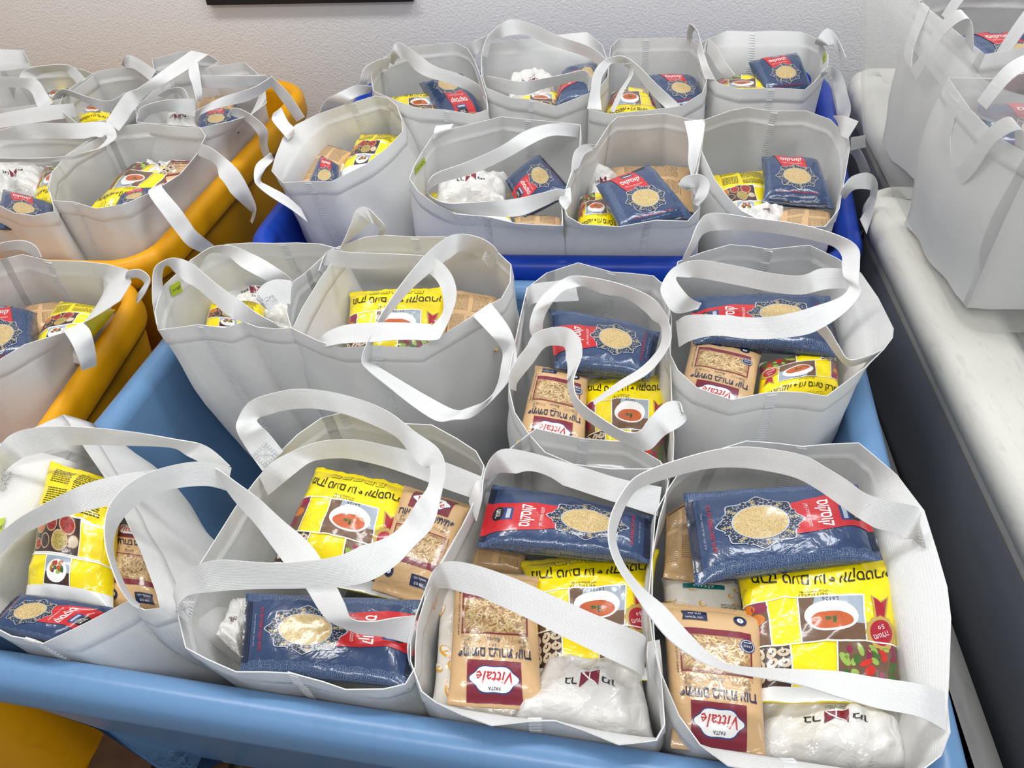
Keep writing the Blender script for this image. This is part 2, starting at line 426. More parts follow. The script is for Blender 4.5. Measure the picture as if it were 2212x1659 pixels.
def bag(key, label, group, z, rim, zb=.34, shift=(0, 0), k=.84, seams=(), straps=(), tagpx=None, bulge=.014, world=False):
    pts = []
    for q in rim:
        if world: pts.append(Vector(q))
        else: pts.append(P(q[0], q[1], z+(q[2] if len(q) > 2 else 0)))
    pts = ccw(pts); c = sum(pts, Vector())/len(pts)
    root = empty('tote_bag', (c.x+shift[0], c.y+shift[1], zb)); tag(root, label, 'bag', group)
    cols, ds = wall_part(root, pts, zb, k, shift, bulge, seed=len(BAGS)*1.7, tb=None if world else TUBS.get(key, TUBS.get(key[0])))
    from mathutils.bvhtree import BVHTree
    wm = [ch for ch in root.children if ch.name.startswith('fabric_wall')][0].data
    bvh = BVHTree.FromPolygons([v.co for v in wm.vertices], [tuple(p.vertices) for p in wm.polygons])
    for s in seams: seam_part(root, cols, ds, P(s[0], s[1], z+(s[2] if len(s) > 2 else 0)))
    for s in straps:
        strap(root, s[0], z, **s[1])
    if tagpx:
        c4 = []
        for (x, y, dz) in tagpx:
            d = ray(x, y).normalized(); hit = bvh.ray_cast(CAM, d)[0]
            c4.append((hit if hit is not None else P(x, y, z+dz))-d*.004)
        n = (c4[1]-c4[0]).cross(c4[3]-c4[0]).normalized()
        if n.dot(CAM-c4[0]) < 0: n = -n
        V = [p for p in c4]+[p+n*.0008 for p in c4]
        t = mesh_obj('brand_tag', V, [(4, 5, 6, 7), (0, 1, 5, 4), (1, 2, 6, 5), (2, 3, 7, 6), (3, 0, 4, 7), (3, 2, 1, 0)], M_LIME, root, smooth=False)
        tag(t, 'lime green tag')
        tv, tf = text_mesh('GreenBag'); V = []
        x0, x1 = tv[:, 0].min(), tv[:, 0].max(); y0, y1 = tv[:, 1].min(), tv[:, 1].max()
        for (x, y) in tv:
            a = .1+.8*(x-x0)/(x1-x0); b = .32+.4*(y-y0)/(y1-y0)
            V.append((c4[3]*(1-a)+c4[2]*a)*(1-b)+(c4[0]*(1-a)+c4[1]*a)*b+n*.0012)
        w_ = mesh_obj('tag_lettering', V, tf, M_INK, None, smooth=False); w_.parent = t; w_.matrix_parent_inverse = t.matrix_world.inverted()
    BAGS[key] = root
    return root

# ---------------------------------------------------------------- print: text and flat shapes cut to the packet grid
TXT = {}
def text_mesh(s, bold=.0, res=1, shear=0):
    key = (s, bold, shear)
    if key in TXT: return TXT[key]
    heb = any('\u0590' <= ch <= '\u05ff' for ch in s)
    if heb:      # visual order: reverse all, then put number runs back
        import re
        t = s[::-1]; t = re.sub(r'[0-9/]+', lambda mm: mm.group(0)[::-1], t)
    else: t = s
    c = bpy.data.curves.new('t', 'FONT'); c.body = t; c.resolution_u = res; c.offset = bold; c.shear = shear
    o = bpy.data.objects.new('t', c); COL.objects.link(o)
    dg = bpy.context.evaluated_depsgraph_get(); me = bpy.data.meshes.new_from_object(o.evaluated_get(dg))
    v = np.array([(q.co.x, q.co.y) for q in me.vertices]); f = [tuple(p.vertices) for p in me.polygons]
    bpy.data.objects.remove(o); bpy.data.meshes.remove(me); bpy.data.curves.remove(c)
    TXT[key] = (v, f); return v, f
PMAT = []
def pm(name, col, rough=.3, coat=.5, **kw):
    m_ = mat(name, col, rough, coat, bump=(70, .25, .002), **kw)
    if m_ not in PMAT: PMAT.append(m_)
    return PMAT.index(m_)
class Lay:
    def __init__(s, W, H): s.W, s.H = W, H; s.V = []; s.F = []; s.M = []; s.Z = []
    def poly(s, pts, m, layer):
        b = len(s.V); s.V += [(x, y, layer) for x, y in pts]
        if len(pts) <= 4 and False: s.F.append(tuple(range(b, b+len(pts)))); s.M.append(m); return
        tr = geometry.tessellate_polygon([[Vector((x, y, 0)) for x, y in pts]])
        for t in tr:
            a, q, r = [Vector((*pts[i], 0)) for i in t]
            t = t if (q-a).cross(r-a).z > 0 else t[::-1]
            s.F.append(tuple(b+i for i in t)); s.M.append(m)
    def rect(s, x0, y0, x1, y1, m, l): s.poly([(x0, y0), (x1, y0), (x1, y1), (x0, y1)], m, l)
    def ell(s, x, y, rx, ry, m, l, n=24, rot=0, f=None):
        P_ = []
        for i in range(n):
            t = 2*math.pi*i/n; k = f(t) if f else 1
            a, b = rx*k*math.cos(t), ry*k*math.sin(t); P_.append((x+a*math.cos(rot)-b*math.sin(rot), y+a*math.sin(rot)+b*math.cos(rot)))
        s.poly(P_, m, l)
    def text(s, t, x, y, h, m, l, w=None, rot=0, bold=.0, arc=0, shear=0):
        v, f = text_mesh(t, bold, shear=shear); x0, x1 = v[:, 0].min(), v[:, 0].max(); y0, y1 = v[:, 1].min(), v[:, 1].max()
        k = h/(y1-y0); kx = (w/(x1-x0)) if w else k
        b = len(s.V); cr, sr = math.cos(rot), math.sin(rot)
        for (a, c) in v:
            X = (a-(x0+x1)/2)*kx; Y = (c-(y0+y1)/2)*k+arc*X*X
            s.V.append((x+X*cr-Y*sr, y+X*sr+Y*cr, l))
        for q in f: s.F.append(tuple(b+i for i in q)); s.M.append(m)
    def lines(s, x0, y0, x1, y1, n, m, l, h=.14, seed=1):
        r = random.Random(seed)
        for i in range(n):
            y = y1-(y1-y0)*(i+.5)/n; x = x0
            while x < x1-.3:
                w_ = r.uniform(.25, .9); s.rect(x, y-h/2, min(x1, x+w_), y+h/2, m, l); x += w_+.14
    def cut(s, nu, nv):
        bm = bmesh.new(); vs = [bm.verts.new(v) for v in s.V]
        for f, m_ in zip(s.F, s.M):
            try: q = bm.faces.new([vs[i] for i in f]); q.material_index = m_
            except ValueError: pass
        for i in range(1, nu):
            bmesh.ops.bisect_plane(bm, geom=bm.verts[:]+bm.edges[:]+bm.faces[:], plane_co=(s.W*i/nu, 0, 0), plane_no=(1, 0, 0), dist=1e-5)
        for i in range(1, nv):
            bmesh.ops.bisect_plane(bm, geom=bm.verts[:]+bm.edges[:]+bm.faces[:], plane_co=(0, s.H*i/nv, 0), plane_no=(0, 1, 0), dist=1e-5)
        cw, ch = s.W/nu, s.H/nv; nrm_ = Vector((1/cw, -1/ch, 0)).normalized()      # the cell diagonals, so that every piece lies flat on one body triangle
        for k in range(-nv+1, nu):
            bmesh.ops.bisect_plane(bm, geom=bm.verts[:]+bm.edges[:]+bm.faces[:], plane_co=(k*cw, 0, 0), plane_no=nrm_, dist=1e-5)
        bmesh.ops.delete(bm, geom=[v for v in bm.verts if not v.link_faces], context='VERTS')
        bm.verts.index_update()
        s.v = np.array([v.co[:] for v in bm.verts]); s.f = [[v.index for v in q.verts] for q in bm.faces]; s.fm = [q.material_index for q in bm.faces]
        used = sorted(set(s.fm)); s.mats = [PMAT[i] for i in used]; mp = {a: i for i, a in enumerate(used)}; s.fm = [mp[i] for i in s.fm]
        bm.free(); return s
NU, NV = 26, 34
def speck(colA, colB, scale):
    def ex(nt, b):
        N = nt.nodes; L = nt.links; tc = N.new('ShaderNodeTexCoord'); v = N.new('ShaderNodeTexVoronoi'); v.inputs['Scale'].default_value = scale
        L.new(tc.outputs['Object'], v.inputs['Vector']); mx = N.new('ShaderNodeMix'); mx.data_type = 'RGBA'; mx.inputs['A'].default_value = colA; mx.inputs['B'].default_value = colB
        sp = N.new('ShaderNodeSeparateColor'); L.new(v.outputs['Color'], sp.inputs[0]); L.new(sp.outputs[0], mx.inputs['Factor']); L.new(mx.outputs['Result'], b.inputs['Base Color'])
    return ex
NAVY = srgb(44, 66, 104); DNAVY = srgb(24, 34, 58); RED = srgb(198, 30, 38); YEL = srgb(250, 226, 0); TAN = srgb(214, 176, 128); MAR = srgb(122, 20, 44)
iNAVY = pm('navy_print', DNAVY); iRED = pm('red_print', RED); iWHITE = pm('white_print', srgb(240, 240, 238)); iSILV = pm('silver_print', srgb(180, 188, 200))
iCOUS = pm('couscous_print', srgb(220, 196, 140), extra=speck(srgb(218, 194, 138), srgb(176, 146, 92), 900))
iGOLD = pm('gold_print', srgb(190, 160, 80)); iINK = pm('ink_print', srgb(22, 24, 26)); iLOGO = pm('blue_logo', srgb(30, 60, 120))
iYEL = pm('yellow_print', YEL); iSKY = pm('photo_backdrop', srgb(160, 172, 184), var=.15, vscale=40); iBRN = pm('photo_brown', srgb(110, 80, 58), var=.35, vscale=60)
iSOUP = pm('soup_print', srgb(196, 92, 40), var=.15, vscale=80); iGRN = pm('green_print', srgb(60, 104, 40), var=.5, vscale=120); iDK = pm('photo_dark', srgb(60, 38, 32), var=.4, vscale=70)
iORA = pm('spice_orange', srgb(206, 116, 24), var=.2, vscale=90); iSPR = pm('spice_red', srgb(158, 30, 30), extra=speck(srgb(190, 50, 40), srgb(110, 12, 16), 500))
iOLV = pm('spice_olive', srgb(168, 148, 60), extra=speck(srgb(190, 170, 90), srgb(130, 112, 40), 700)); iWOODP = pm('bowl_rim', srgb(196, 160, 120)); iMUSH = pm('mushroom_print', srgb(210, 192, 165), var=.25, vscale=120)
iTAN = pm('tan_print', TAN); iMAR = pm('maroon_print', MAR); iTXT = pm('navy_ink', srgb(28, 38, 76)); iCRM = pm('rice_bed', srgb(170, 130, 84), extra=speck(srgb(196, 160, 110), srgb(140, 100, 62), 260))
iGR1 = pm('grain_light', srgb(232, 208, 162)); iGR2 = pm('grain_mid', srgb(216, 186, 134)); iSKT = pm('sketch_line', srgb(172, 148, 116)); iGREY = pm('grey_print', srgb(150, 148, 146))
iSWO = pm('orange_swoosh', srgb(236, 174, 40)); iTEAL = pm('teal_print', srgb(20, 110, 110)); iVEGR = pm('tomato_print', srgb(200, 44, 30), var=.2, vscale=90); iVEGG = pm('leaf_print', srgb(150, 180, 80), var=.35, vscale=90)
iWRED = pm('medal_red', srgb(168, 24, 44)); iMAG = pm('onion_print', srgb(140, 30, 70), var=.3, vscale=80)

def lay_blue():
    L = Lay(18, 20)
    L.rect(3.0, 0, 15.0, .9, iNAVY, 0); L.rect(3.0, 19.2, 15.0, 20, iNAVY, 0)
    L.poly([(4.2, 20), (4.4, 16.5), (5.2, 13), (5.9, 11), (11.8, 11), (11.6, 14), (11.0, 17), (11.4, 20)], iRED, 1)
    L.rect(6.9, 16.4, 9.9, 18.1, iLOGO, 2); L.ell(8.4, 18.2, 1.6, .75, iINK, 3, 16); L.text('תומר', 8.4, 18.2, .55, iWHITE, 4, w=1.9); L.rect(7.2, 16.7, 9.6, 17.2, iSILV, 4)
    L.text('קוסקוס', 8.2, 14.6, 1.7, iWHITE, 2, w=5.4, bold=.02); L.text('להכנה מהירה | דק', 8.4, 12.9, .6, iWHITE, 2, w=4.6)
    f = lambda t: 1+.16*abs(math.cos(4*t))**2-.05*abs(math.sin(8*t))
    cx, cy = 9.0, 7.6
    L.ell(cx, cy, 4.25, 4.25, iSILV, 3, 96, f=f); L.ell(cx, cy, 4.1, 4.1, iNAVY, 4, 96, f=f)
    for k in range(24):      # ring of lattice stars round the dish
        t = 2*math.pi*k/24
        for r, q in ((3.4, .40), (4.0, .44)):
            x, y = cx+r*math.cos(t+(.13 if q > .38 else 0)), cy+r*math.sin(t+(.13 if q > .38 else 0))
            pts = [(x+q*(1 if j % 2 else .55)*math.cos(t+j*math.pi/5), y+q*(1 if j % 2 else .55)*math.sin(t+j*math.pi/5)) for j in range(10)]
            L.poly(pts, iSILV, 5); L.ell(x, y, q*.60, q*.60, iNAVY, 6, 8)
            if k % 3 == 0: L.ell(x, y, .2, .2, iGOLD, 7, 8)
    L.ell(cx, cy, 3.15, 3.15, iSILV, 8, 40); L.ell(cx, cy, 3.0, 3.0, iCOUS, 9, 40)
    L.text('לתיאור הגשה | משקל 350 גרם', 9, 2.3, .55, iRED, 2, w=8.6, bold=.015); L.text('ארץ ייצור: ישראל מיוצר עבור', 9, 1.5, .3, iSILV, 2, w=6.5)
    return L.cut(NU, NV)
def bowl(L, x, y, r, m, l=4):
    L.ell(x, y, r, r*.92, iWOODP, l, 18); L.ell(x, y, r*.84, r*.77, m, l+1, 18)
def lay_yellow():
    L = Lay(20, 22)
    L.text('מרק טעם עוף אקסטרא', 9.9, 5.0, 2.2, iINK, 2, w=16.5, bold=.014, arc=-.02)
    for i in range(5):
        x = 6+i*2.0; pts = [(x-.8, 1.5+.1*i), (x+.8, 1.7), (x+.7, 3.1), (x-.8, 3.0)]; L.poly(pts, iINK, 1)
        L.poly([(a+(x-a)*.09, b+(2.35-b)*.09) for a, b in pts], iYEL, 2); L.lines(x-.5, 1.9, x+.5, 2.8, 3, iINK, 3, .09, i)
    L.text('עדיף להשתמש לפני:', 11, 7.1, .5, iINK, 2, w=3.6); L.text('06/11/2027', 11.2, 7.75, .6, iINK, 2, w=3.6); L.text('L6126', 9.2, 8.5, .62, iINK, 8, w=2.0)
    W = iWHITE
    L.rect(5.0, 7.85, 20, 8.05, W, 1)
    # bowl photo
    L.rect(5.0, 7.9, 13.2, 15.1, W, 3); L.rect(5.2, 8.1, 13.0, 14.9, iSKY, 4); L.rect(5.2, 12.4, 13.0, 14.9, iBRN, 5); L.poly([(11.0, 8.1), (13.0, 8.1), (13.0, 12.4), (12.2, 12.4)], iBRN, 5)
    L.ell(9.2, 11.2, 3.3, 2.5, W, 6, 32); L.ell(9.2, 11.9, 2.6, 1.45, iSOUP, 7, 32)
    for k in range(9): L.ell(9.2+.5*math.cos(k*2.1), 11.9+.35*math.sin(k*1.7), .42, .14, iGRN, 8, 6, rot=k)
    L.rect(16.6, 7.9, 16.8, 15.1, W, 2); L.rect(16.8, 8.05, 20, 14.9, iBRN, 2)
    for k in range(6): L.ell(17.7+k*.5, 9+1.9*(k % 3), 1.0, .9, (iMAG, iORA)[k % 2], 3, 12)
    # medal
    L.poly([(1.8, 7.9), (3.0, 8.9), (4.2, 7.9), (3.7, 12.4), (2.5, 12.4)], iGOLD, 4); L.poly([(2.1, 8.3), (3.0, 9.2), (3.9, 8.3), (3.5, 12.2), (2.7, 12.2)], iWRED, 5)
    L.ell(3.1, 13.6, 2.05, 2.4, iGOLD, 6, 48, f=lambda t: 1+.05*math.cos(12*t)); L.ell(3.1, 13.6, 1.5, 1.85, iWRED, 7, 28); L.text('מעולה', 3.1, 14.0, .8, iWHITE, 8, w=2.1, rot=.4); L.text('50', 3.1, 12.8, .6, iWHITE, 8, w=.9, rot=.4)
    # second row
    L.rect(0, 14.95, 20, 15.15, W, 9)
    L.rect(.3, 15.15, 8.8, 20.4, iBRN, 3); rr = random.Random(4)
    for k in range(26): L.ell(rr.uniform(1.2, 8.0), rr.uniform(15.7, 19.8), rr.uniform(.45, 1.1), rr.uniform(.3, .6), rr.choice([iVEGR, iVEGG, iGRN, iVEGR, iMAG, iVEGG]), 4+k % 4, 10, rot=rr.uniform(0, 3))
    L.rect(8.8, 15.15, 9.0, 20.4, W, 8); L.rect(14.4, 15.15, 14.6, 20.4, W, 3); L.rect(14.6, 15.15, 19.6, 20.4, iDK, 3)
    for k in range(9):
        x, y = 15.4+(k % 3)*1.5, 16.1+(k//3)*1.5; L.ell(x, y, .85, .6, iMUSH, 4, 12, rot=k); L.ell(x, y-.1, .36, .24, iDK, 5, 8, rot=k); L.ell(x+.1, y-.4, .2, .45, iMUSH, 6, 8)
    L.rect(0, 20.4, 20, 22, W, 2)
    return L.cut(NU, NV)
def lay_yellow_back():
    L = Lay(20, 22)
    for (x0, y0, x1, y1, n, s_) in ((4, 18.2, 9, 21, 7, 1), (10, 16.6, 17, 21.4, 12, 2), (4, 14.2, 9, 17.4, 8, 3), (10.2, 14.0, 16.5, 16.0, 5, 4)): L.lines(x0, y0, x1, y1, n, iINK, 2, .15, s_)
    L.rect(9.6, 16.3, 17.4, 16.36, iINK, 2); L.rect(9.6, 19.0, 17.4, 19.06, iINK, 2)
    L.poly([(2.5, 7.2), (17.5, 7.2), (17.5, 12.6), (13, 13.4), (8, 13.2), (2.5, 12.2)], iWHITE, 1); L.poly([(2.6, 7.4), (12.9, 7.4), (12.9, 13.1), (8, 13.0), (2.6, 12.0)], iDK, 2)
    for (x, y, r, m_) in ((4.1, 11.2, 1.3, iORA), (7.0, 11.6, 1.4, iSPR), (10.3, 11.7, 1.6, iSPR), (8.9, 9.2, 1.7, iOLV), (5.6, 9.0, 1.2, iDK), (3.6, 8.6, .9, iSPR), (11.7, 9.4, 1.1, iMUSH)): bowl(L, x, y, r, m_)
    L.rect(13.1, 7.4, 17.5, 12.6, iYEL, 2)
    L.rect(0, 6.9, 20, 7.15, iWHITE, 2)
    L.rect(6.6, 2.9, 12.0, 6.9, iWHITE, 2); L.rect(6.8, 3.0, 11.8, 6.9, iSKY, 3); L.rect(6.8, 3.0, 11.8, 4.6, iDK, 4); L.ell(9.2, 4.8, 2.1, 1.6, iWHITE, 5, 20)
    rr = random.Random(9)
    for k in range(16): L.ell(9.2+rr.uniform(-1.3, 1.3), 5.2+rr.uniform(-.6, .7), .45, .3, rr.choice([iVEGR, iGRN, iORA, iVEGG, iDK]), 6, 8, rot=k)
    L.rect(0, 0, 20, 2.9, iWHITE, 2)
    return L.cut(NU, NV)
def lay_pasta():
    L = Lay(15, 20)
    L.rect(3.9, 14.7, 11.1, 19.5, iMAR, 1); g = lambda t: 1+.07*math.cos(6*t)
    L.ell(7.5, 17.0, 3.2, 1.65, iLOGO, 2, 40, f=g); L.ell(7.5, 17.0, 3.05, 1.5, iWHITE, 3, 40, f=g)
    L.text('Vittale', 7.5, 16.85, 1.5, iRED, 4, w=4.8, shear=.3, bold=.012); L.text('PASTA', 7.5, 18.05, .4, iTXT, 4, w=1.6, bold=.02)
    L.text('פתיתים בצורת אורז', 7.5, 13.6, 1.25, iTXT, 2, w=10, bold=.022)
    L.text('- 26 -', 7.5, 12.6, .42, iTXT, 2, w=1.4); L.text('Risoni', 7.6, 11.8, .62, iTXT, 2, w=1.9, shear=.4)
    L.rect(2.9, 4.7, 12.1, 11.0, iMAR, 1); L.rect(3.12, 5.7, 11.88, 10.8, iCRM, 2)
    rr = random.Random(3)
    for k in range(190):
        x, y = rr.uniform(3.6, 11.4), rr.uniform(6.1, 10.4); L.ell(x, y, rr.uniform(.42, .6), .115, rr.choice([iGR1, iGR2]), 3+(k % 4), 7, rot=rr.uniform(-1.0, 1.0) if k % 3 else rr.uniform(0, 3.1))
    L.ell(3.5, 6.7, .98, .98, iLOGO, 8, 24); L.ell(3.5, 6.7, .86, .86, iWHITE, 9, 24); L.ell(3.5, 6.7, .78, .78, iTXT, 10, 24); L.text('100%', 3.5, 6.75, .36, iWHITE, 11, w=1.0); L.rect(3.05, 6.2, 3.95, 6.3, iWHITE, 11)
    L.ell(4.2, 2.8, .85, .85, iTXT, 2, 24); L.ell(4.2, 2.8, .42, .42, iWHITE, 3, 16); L.text('6', 4.2, 2.8, .55, iTXT, 4)
    L.poly([(8.3, 1.8), (11.5, 1.8), (11.3, 2.6), (11.5, 3.4), (8.3, 3.4)], iTXT, 2); L.text('משקל נקי:', 9.9, 2.95, .42, iWHITE, 3, w=2.3); L.text('400 גרם', 9.9, 2.25, .36, iWHITE, 3, w=1.6)
    L.text('פתיתים אפויים מקמח חיטה דורום', 12.6, 7.5, .34, iTXT, 2, w=7.4, rot=math.pi/2)
    for s_ in (-1, 1):        # faint wheat drawing left and right of the name
        for k in range(7):
            x = 7.5+s_*(2.0+k*.42); y = 12.0-.05*k*k*.4
            L.ell(x, y+.16, .25, .055, iSKT, 1, 6, rot=s_*.7); L.ell(x, y-.16, .25, .055, iSKT, 1, 6, rot=-s_*.7)
        for k in range(10): L.ell(7.5+s_*(3.8+.35*math.cos(k*2.4)), 12.4+.6*math.sin(k*1.3), .2, .2, iSKT, 0, 8)
    for k in range(9): L.ell(5+k*.5, 11.35, .05, .26, iSKT, 0, 6, rot=.5*math.sin(k))
    return L.cut(NU, NV)
def lay_pasta_back():
    L = Lay(15, 20)
    L.rect(3.2, 17.6, 9.8, 18.1, iMAR, 1)
    for i, (x0, y0, x1, y1, n) in enumerate(((3, 12, 7, 17, 12), (8, 11, 12, 17, 14), (3, 3, 6.5, 11, 16), (8, 4, 12, 9.6, 12))): L.lines(x0, y0, x1, y1, n, iINK, 2, .09, i)
    L.rect(7.9, 3.8, 7.96, 10, iINK, 2); L.rect(12.1, 3.8, 12.16, 10, iINK, 2); L.text('ויטאלה', 5, 18.9, .8, iTXT, 2, w=3.4)
    return L.cut(NU, NV)
def lay_white():
    L = Lay(26, 22)
    L.text('בר', 16.4, 11, 1.5, iINK, 2, w=2.4, bold=.015); L.text('מן', 9.6, 11, 1.5, iINK, 2, w=2.4, bold=.015)
    L.poly([(11.3, 12.4), (13, 10.9), (14.7, 12.4), (14.7, 9.4), (11.3, 9.4)], iMAR, 2)
    L.poly([(12.9, 9.4), (13.1, 9.4), (13.1, 11.0), (12.9, 11.0)], iWHITE, 3); L.poly([(11.5, 12.2), (11.7, 12.2), (14.6, 9.6), (14.4, 9.4)], iWHITE, 3)
    L.text('Bar-Man', 13, 8.5, 1.0, iGREY, 2, w=3.2, shear=.4)
    return L.cut(NU, NV)
def lay_flour():
    L = Lay(18, 20); rr = random.Random(5)
    for k in range(26):
        x, y = rr.uniform(1, 17), rr.uniform(1, 19); r = rr.uniform(.8, 1.6); a = rr.uniform(0, 3)
        L.ell(x, y, r, r*.55, iSWO, 1, 16, rot=a); L.ell(x+.12, y+.1, r*.8, r*.38, iWHITE, 2, 16, rot=a); L.ell(x, y, r*.5, .12, iSWO, 3, 8, rot=a+.6)
    L.rect(5, 12.0, 13, 14.0, iTEAL, 4); L.text('קמח', 9, 13, 1.3, iWHITE, 5, w=4); L.lines(12, 2, 15, 6, 7, iDK, 3, .2, 3)
    return L.cut(NU, NV)

def film(name, col, lattice=None, var=0):
    def ex(nt, b):
        N = nt.nodes; L = nt.links
        tc = N.new('ShaderNodeTexCoord'); n1 = N.new('ShaderNodeTexNoise'); n1.inputs['Scale'].default_value = 28; n1.inputs['Detail'].default_value = 3; n1.inputs['Distortion'].default_value = 1.2
        L.new(tc.outputs['Object'], n1.inputs['Vector'])
        bp = N.new('ShaderNodeBump'); bp.inputs['Strength'].default_value = .35; bp.inputs['Distance'].default_value = .006; L.new(n1.outputs['Fac'], bp.inputs['Height'])
        L.new(bp.outputs[0], b.inputs['Normal']); L.new(bp.outputs[0], b.inputs['Coat Normal'])
        if name in ('white_film', 'yellow_film'):
            mp0 = N.new('ShaderNodeMapping'); mp0.inputs['Scale'].default_value = (1, 1.4, 1); mix0 = N.new('ShaderNodeVectorMath'); mix0.operation = 'MULTIPLY_ADD'
            L.new(n1.outputs['Color'], mix0.inputs[0]); mix0.inputs[1].default_value = (.03, .03, .03); L.new(tc.outputs['Object'], mix0.inputs[2]); L.new(mix0.outputs[0], mp0.inputs[0])
            v0 = N.new('ShaderNodeTexVoronoi'); v0.feature = 'DISTANCE_TO_EDGE'; v0.inputs['Scale'].default_value = 17; L.new(mp0.outputs[0], v0.inputs['Vector'])
            b0 = N.new('ShaderNodeBump'); b0.inputs['Strength'].default_value = .38 if name == 'white_film' else .2; b0.inputs['Distance'].default_value = .02; b0.invert = True
            L.new(v0.outputs['Distance'], b0.inputs['Height']); L.new(bp.outputs[0], b0.inputs['Normal'])
            L.new(b0.outputs[0], b.inputs['Normal']); L.new(b0.outputs[0], b.inputs['Coat Normal'])
        if lattice:
            uv = N.new('ShaderNodeUVMap'); uv.uv_map = 'UVMap'; sep = N.new('ShaderNodeSeparateXYZ'); L.new(uv.outputs[0], sep.inputs[0])
            mp = N.new('ShaderNodeMapping'); mp.inputs['Scale'].default_value = (27, 30, 1); L.new(uv.outputs[0], mp.inputs[0])
            vo = N.new('ShaderNodeTexVoronoi'); vo.feature = 'DISTANCE_TO_EDGE'; vo.inputs['Scale'].default_value = 1.0; vo.inputs['Randomness'].default_value = .3; L.new(mp.outputs[0], vo.inputs['Vector'])
            vo2 = N.new('ShaderNodeTexVoronoi'); vo2.inputs['Randomness'].default_value = .3; vo2.inputs['Scale'].default_value = 1.0; L.new(mp.outputs[0], vo2.inputs['Vector'])
            def M(op, a, c):
                q = N.new('ShaderNodeMath'); q.operation = op
                for i, x in enumerate((a, c)):
                    if isinstance(x, (int, float)): q.inputs[i].default_value = x
                    else: L.new(x, q.inputs[i])
                return q.outputs[0]
            line = M('LESS_THAN', vo.outputs['Distance'], .04)
            ring = M('LESS_THAN', M('ABSOLUTE', M('SUBTRACT', vo2.outputs['Distance'], .30), 0), .03)
            side = M('GREATER_THAN', M('ABSOLUTE', M('SUBTRACT', sep.outputs[0], .5), 0), M('ADD', .335, M('MULTIPLY', M('SINE', M('MULTIPLY', sep.outputs[1], 60), 0), .008)))
            msk = M('MULTIPLY', M('MAXIMUM', line, ring), side)
            mx = N.new('ShaderNodeMix'); mx.data_type = 'RGBA'; mx.inputs['A'].default_value = col; mx.inputs['B'].default_value = lattice
            L.new(M('MULTIPLY', msk, .5), mx.inputs['Factor']); L.new(mx.outputs['Result'], b.inputs['Base Color'])
    return mat(name, col, .28, .5, extra=ex)
F_BLUE = film('navy_film', NAVY, srgb(150, 170, 200)); F_YEL = film('yellow_film', YEL); F_TAN = film('tan_film', TAN); F_WHT = film('white_film', srgb(226, 224, 220)); F_FLR = film('paper_white_film', srgb(236, 232, 222))
LAY = {'blue': (lay_blue(), F_BLUE, .036, 3.2, .0022), 'yellow': (lay_yellow(), F_YEL, .045, 2.2, .0042), 'yellow_back': (lay_yellow_back(), F_YEL, .045, 2.2, .0042),
       'pasta': (lay_pasta(), F_TAN, .042, 3.4, .0018), 'pasta_back': (lay_pasta_back(), F_TAN, .042, 3.0, .0022), 'white': (lay_white(), F_WHT, .06, 2.0, .013), 'flour': (lay_flour(), F_FLR, .04, 3.0, .002),
       'plain': (None, F_TAN, .03, 3, .002)}
NAME = {'blue': ('couscous_packet', 'packet'), 'yellow': ('soup_powder_bag', 'packet'), 'yellow_back': ('soup_powder_bag', 'packet'), 'pasta': ('pasta_packet', 'packet'), 'pasta_back': ('pasta_packet', 'packet'), 'white': ('plastic_pouch', 'pouch'), 'flour': ('flour_bag', 'packet')}
GRP = {'blue': 'navy couscous packets in the bags', 'yellow': 'yellow soup powder bags in the bags', 'yellow_back': 'yellow soup powder bags in the bags', 'pasta': 'tan rice-shaped pasta packets in the bags', 'pasta_back': 'tan rice-shaped pasta packets in the bags', 'white': 'white plastic pouches in the bags', 'flour': 'white flour bags in the bags'}
SECT = {}
def section(n, ratio):
    key = (n, ratio)
    if key in SECT: return SECT[key]
    ts = np.linspace(0, math.pi, 400); x = -np.sign(np.cos(ts))*np.abs(np.cos(ts))**(2/n); h = np.abs(np.sin(ts))**(2/n)
    X = x; Y = h*ratio; s = np.concatenate([[0], np.cumsum(np.hypot(np.diff(X), np.diff(Y)))]); s /= s[-1]
    q = np.linspace(0, 1, NU+1); SECT[key] = (np.interp(q, s, x), np.interp(q, s, h)); return SECT[key]
PK = []
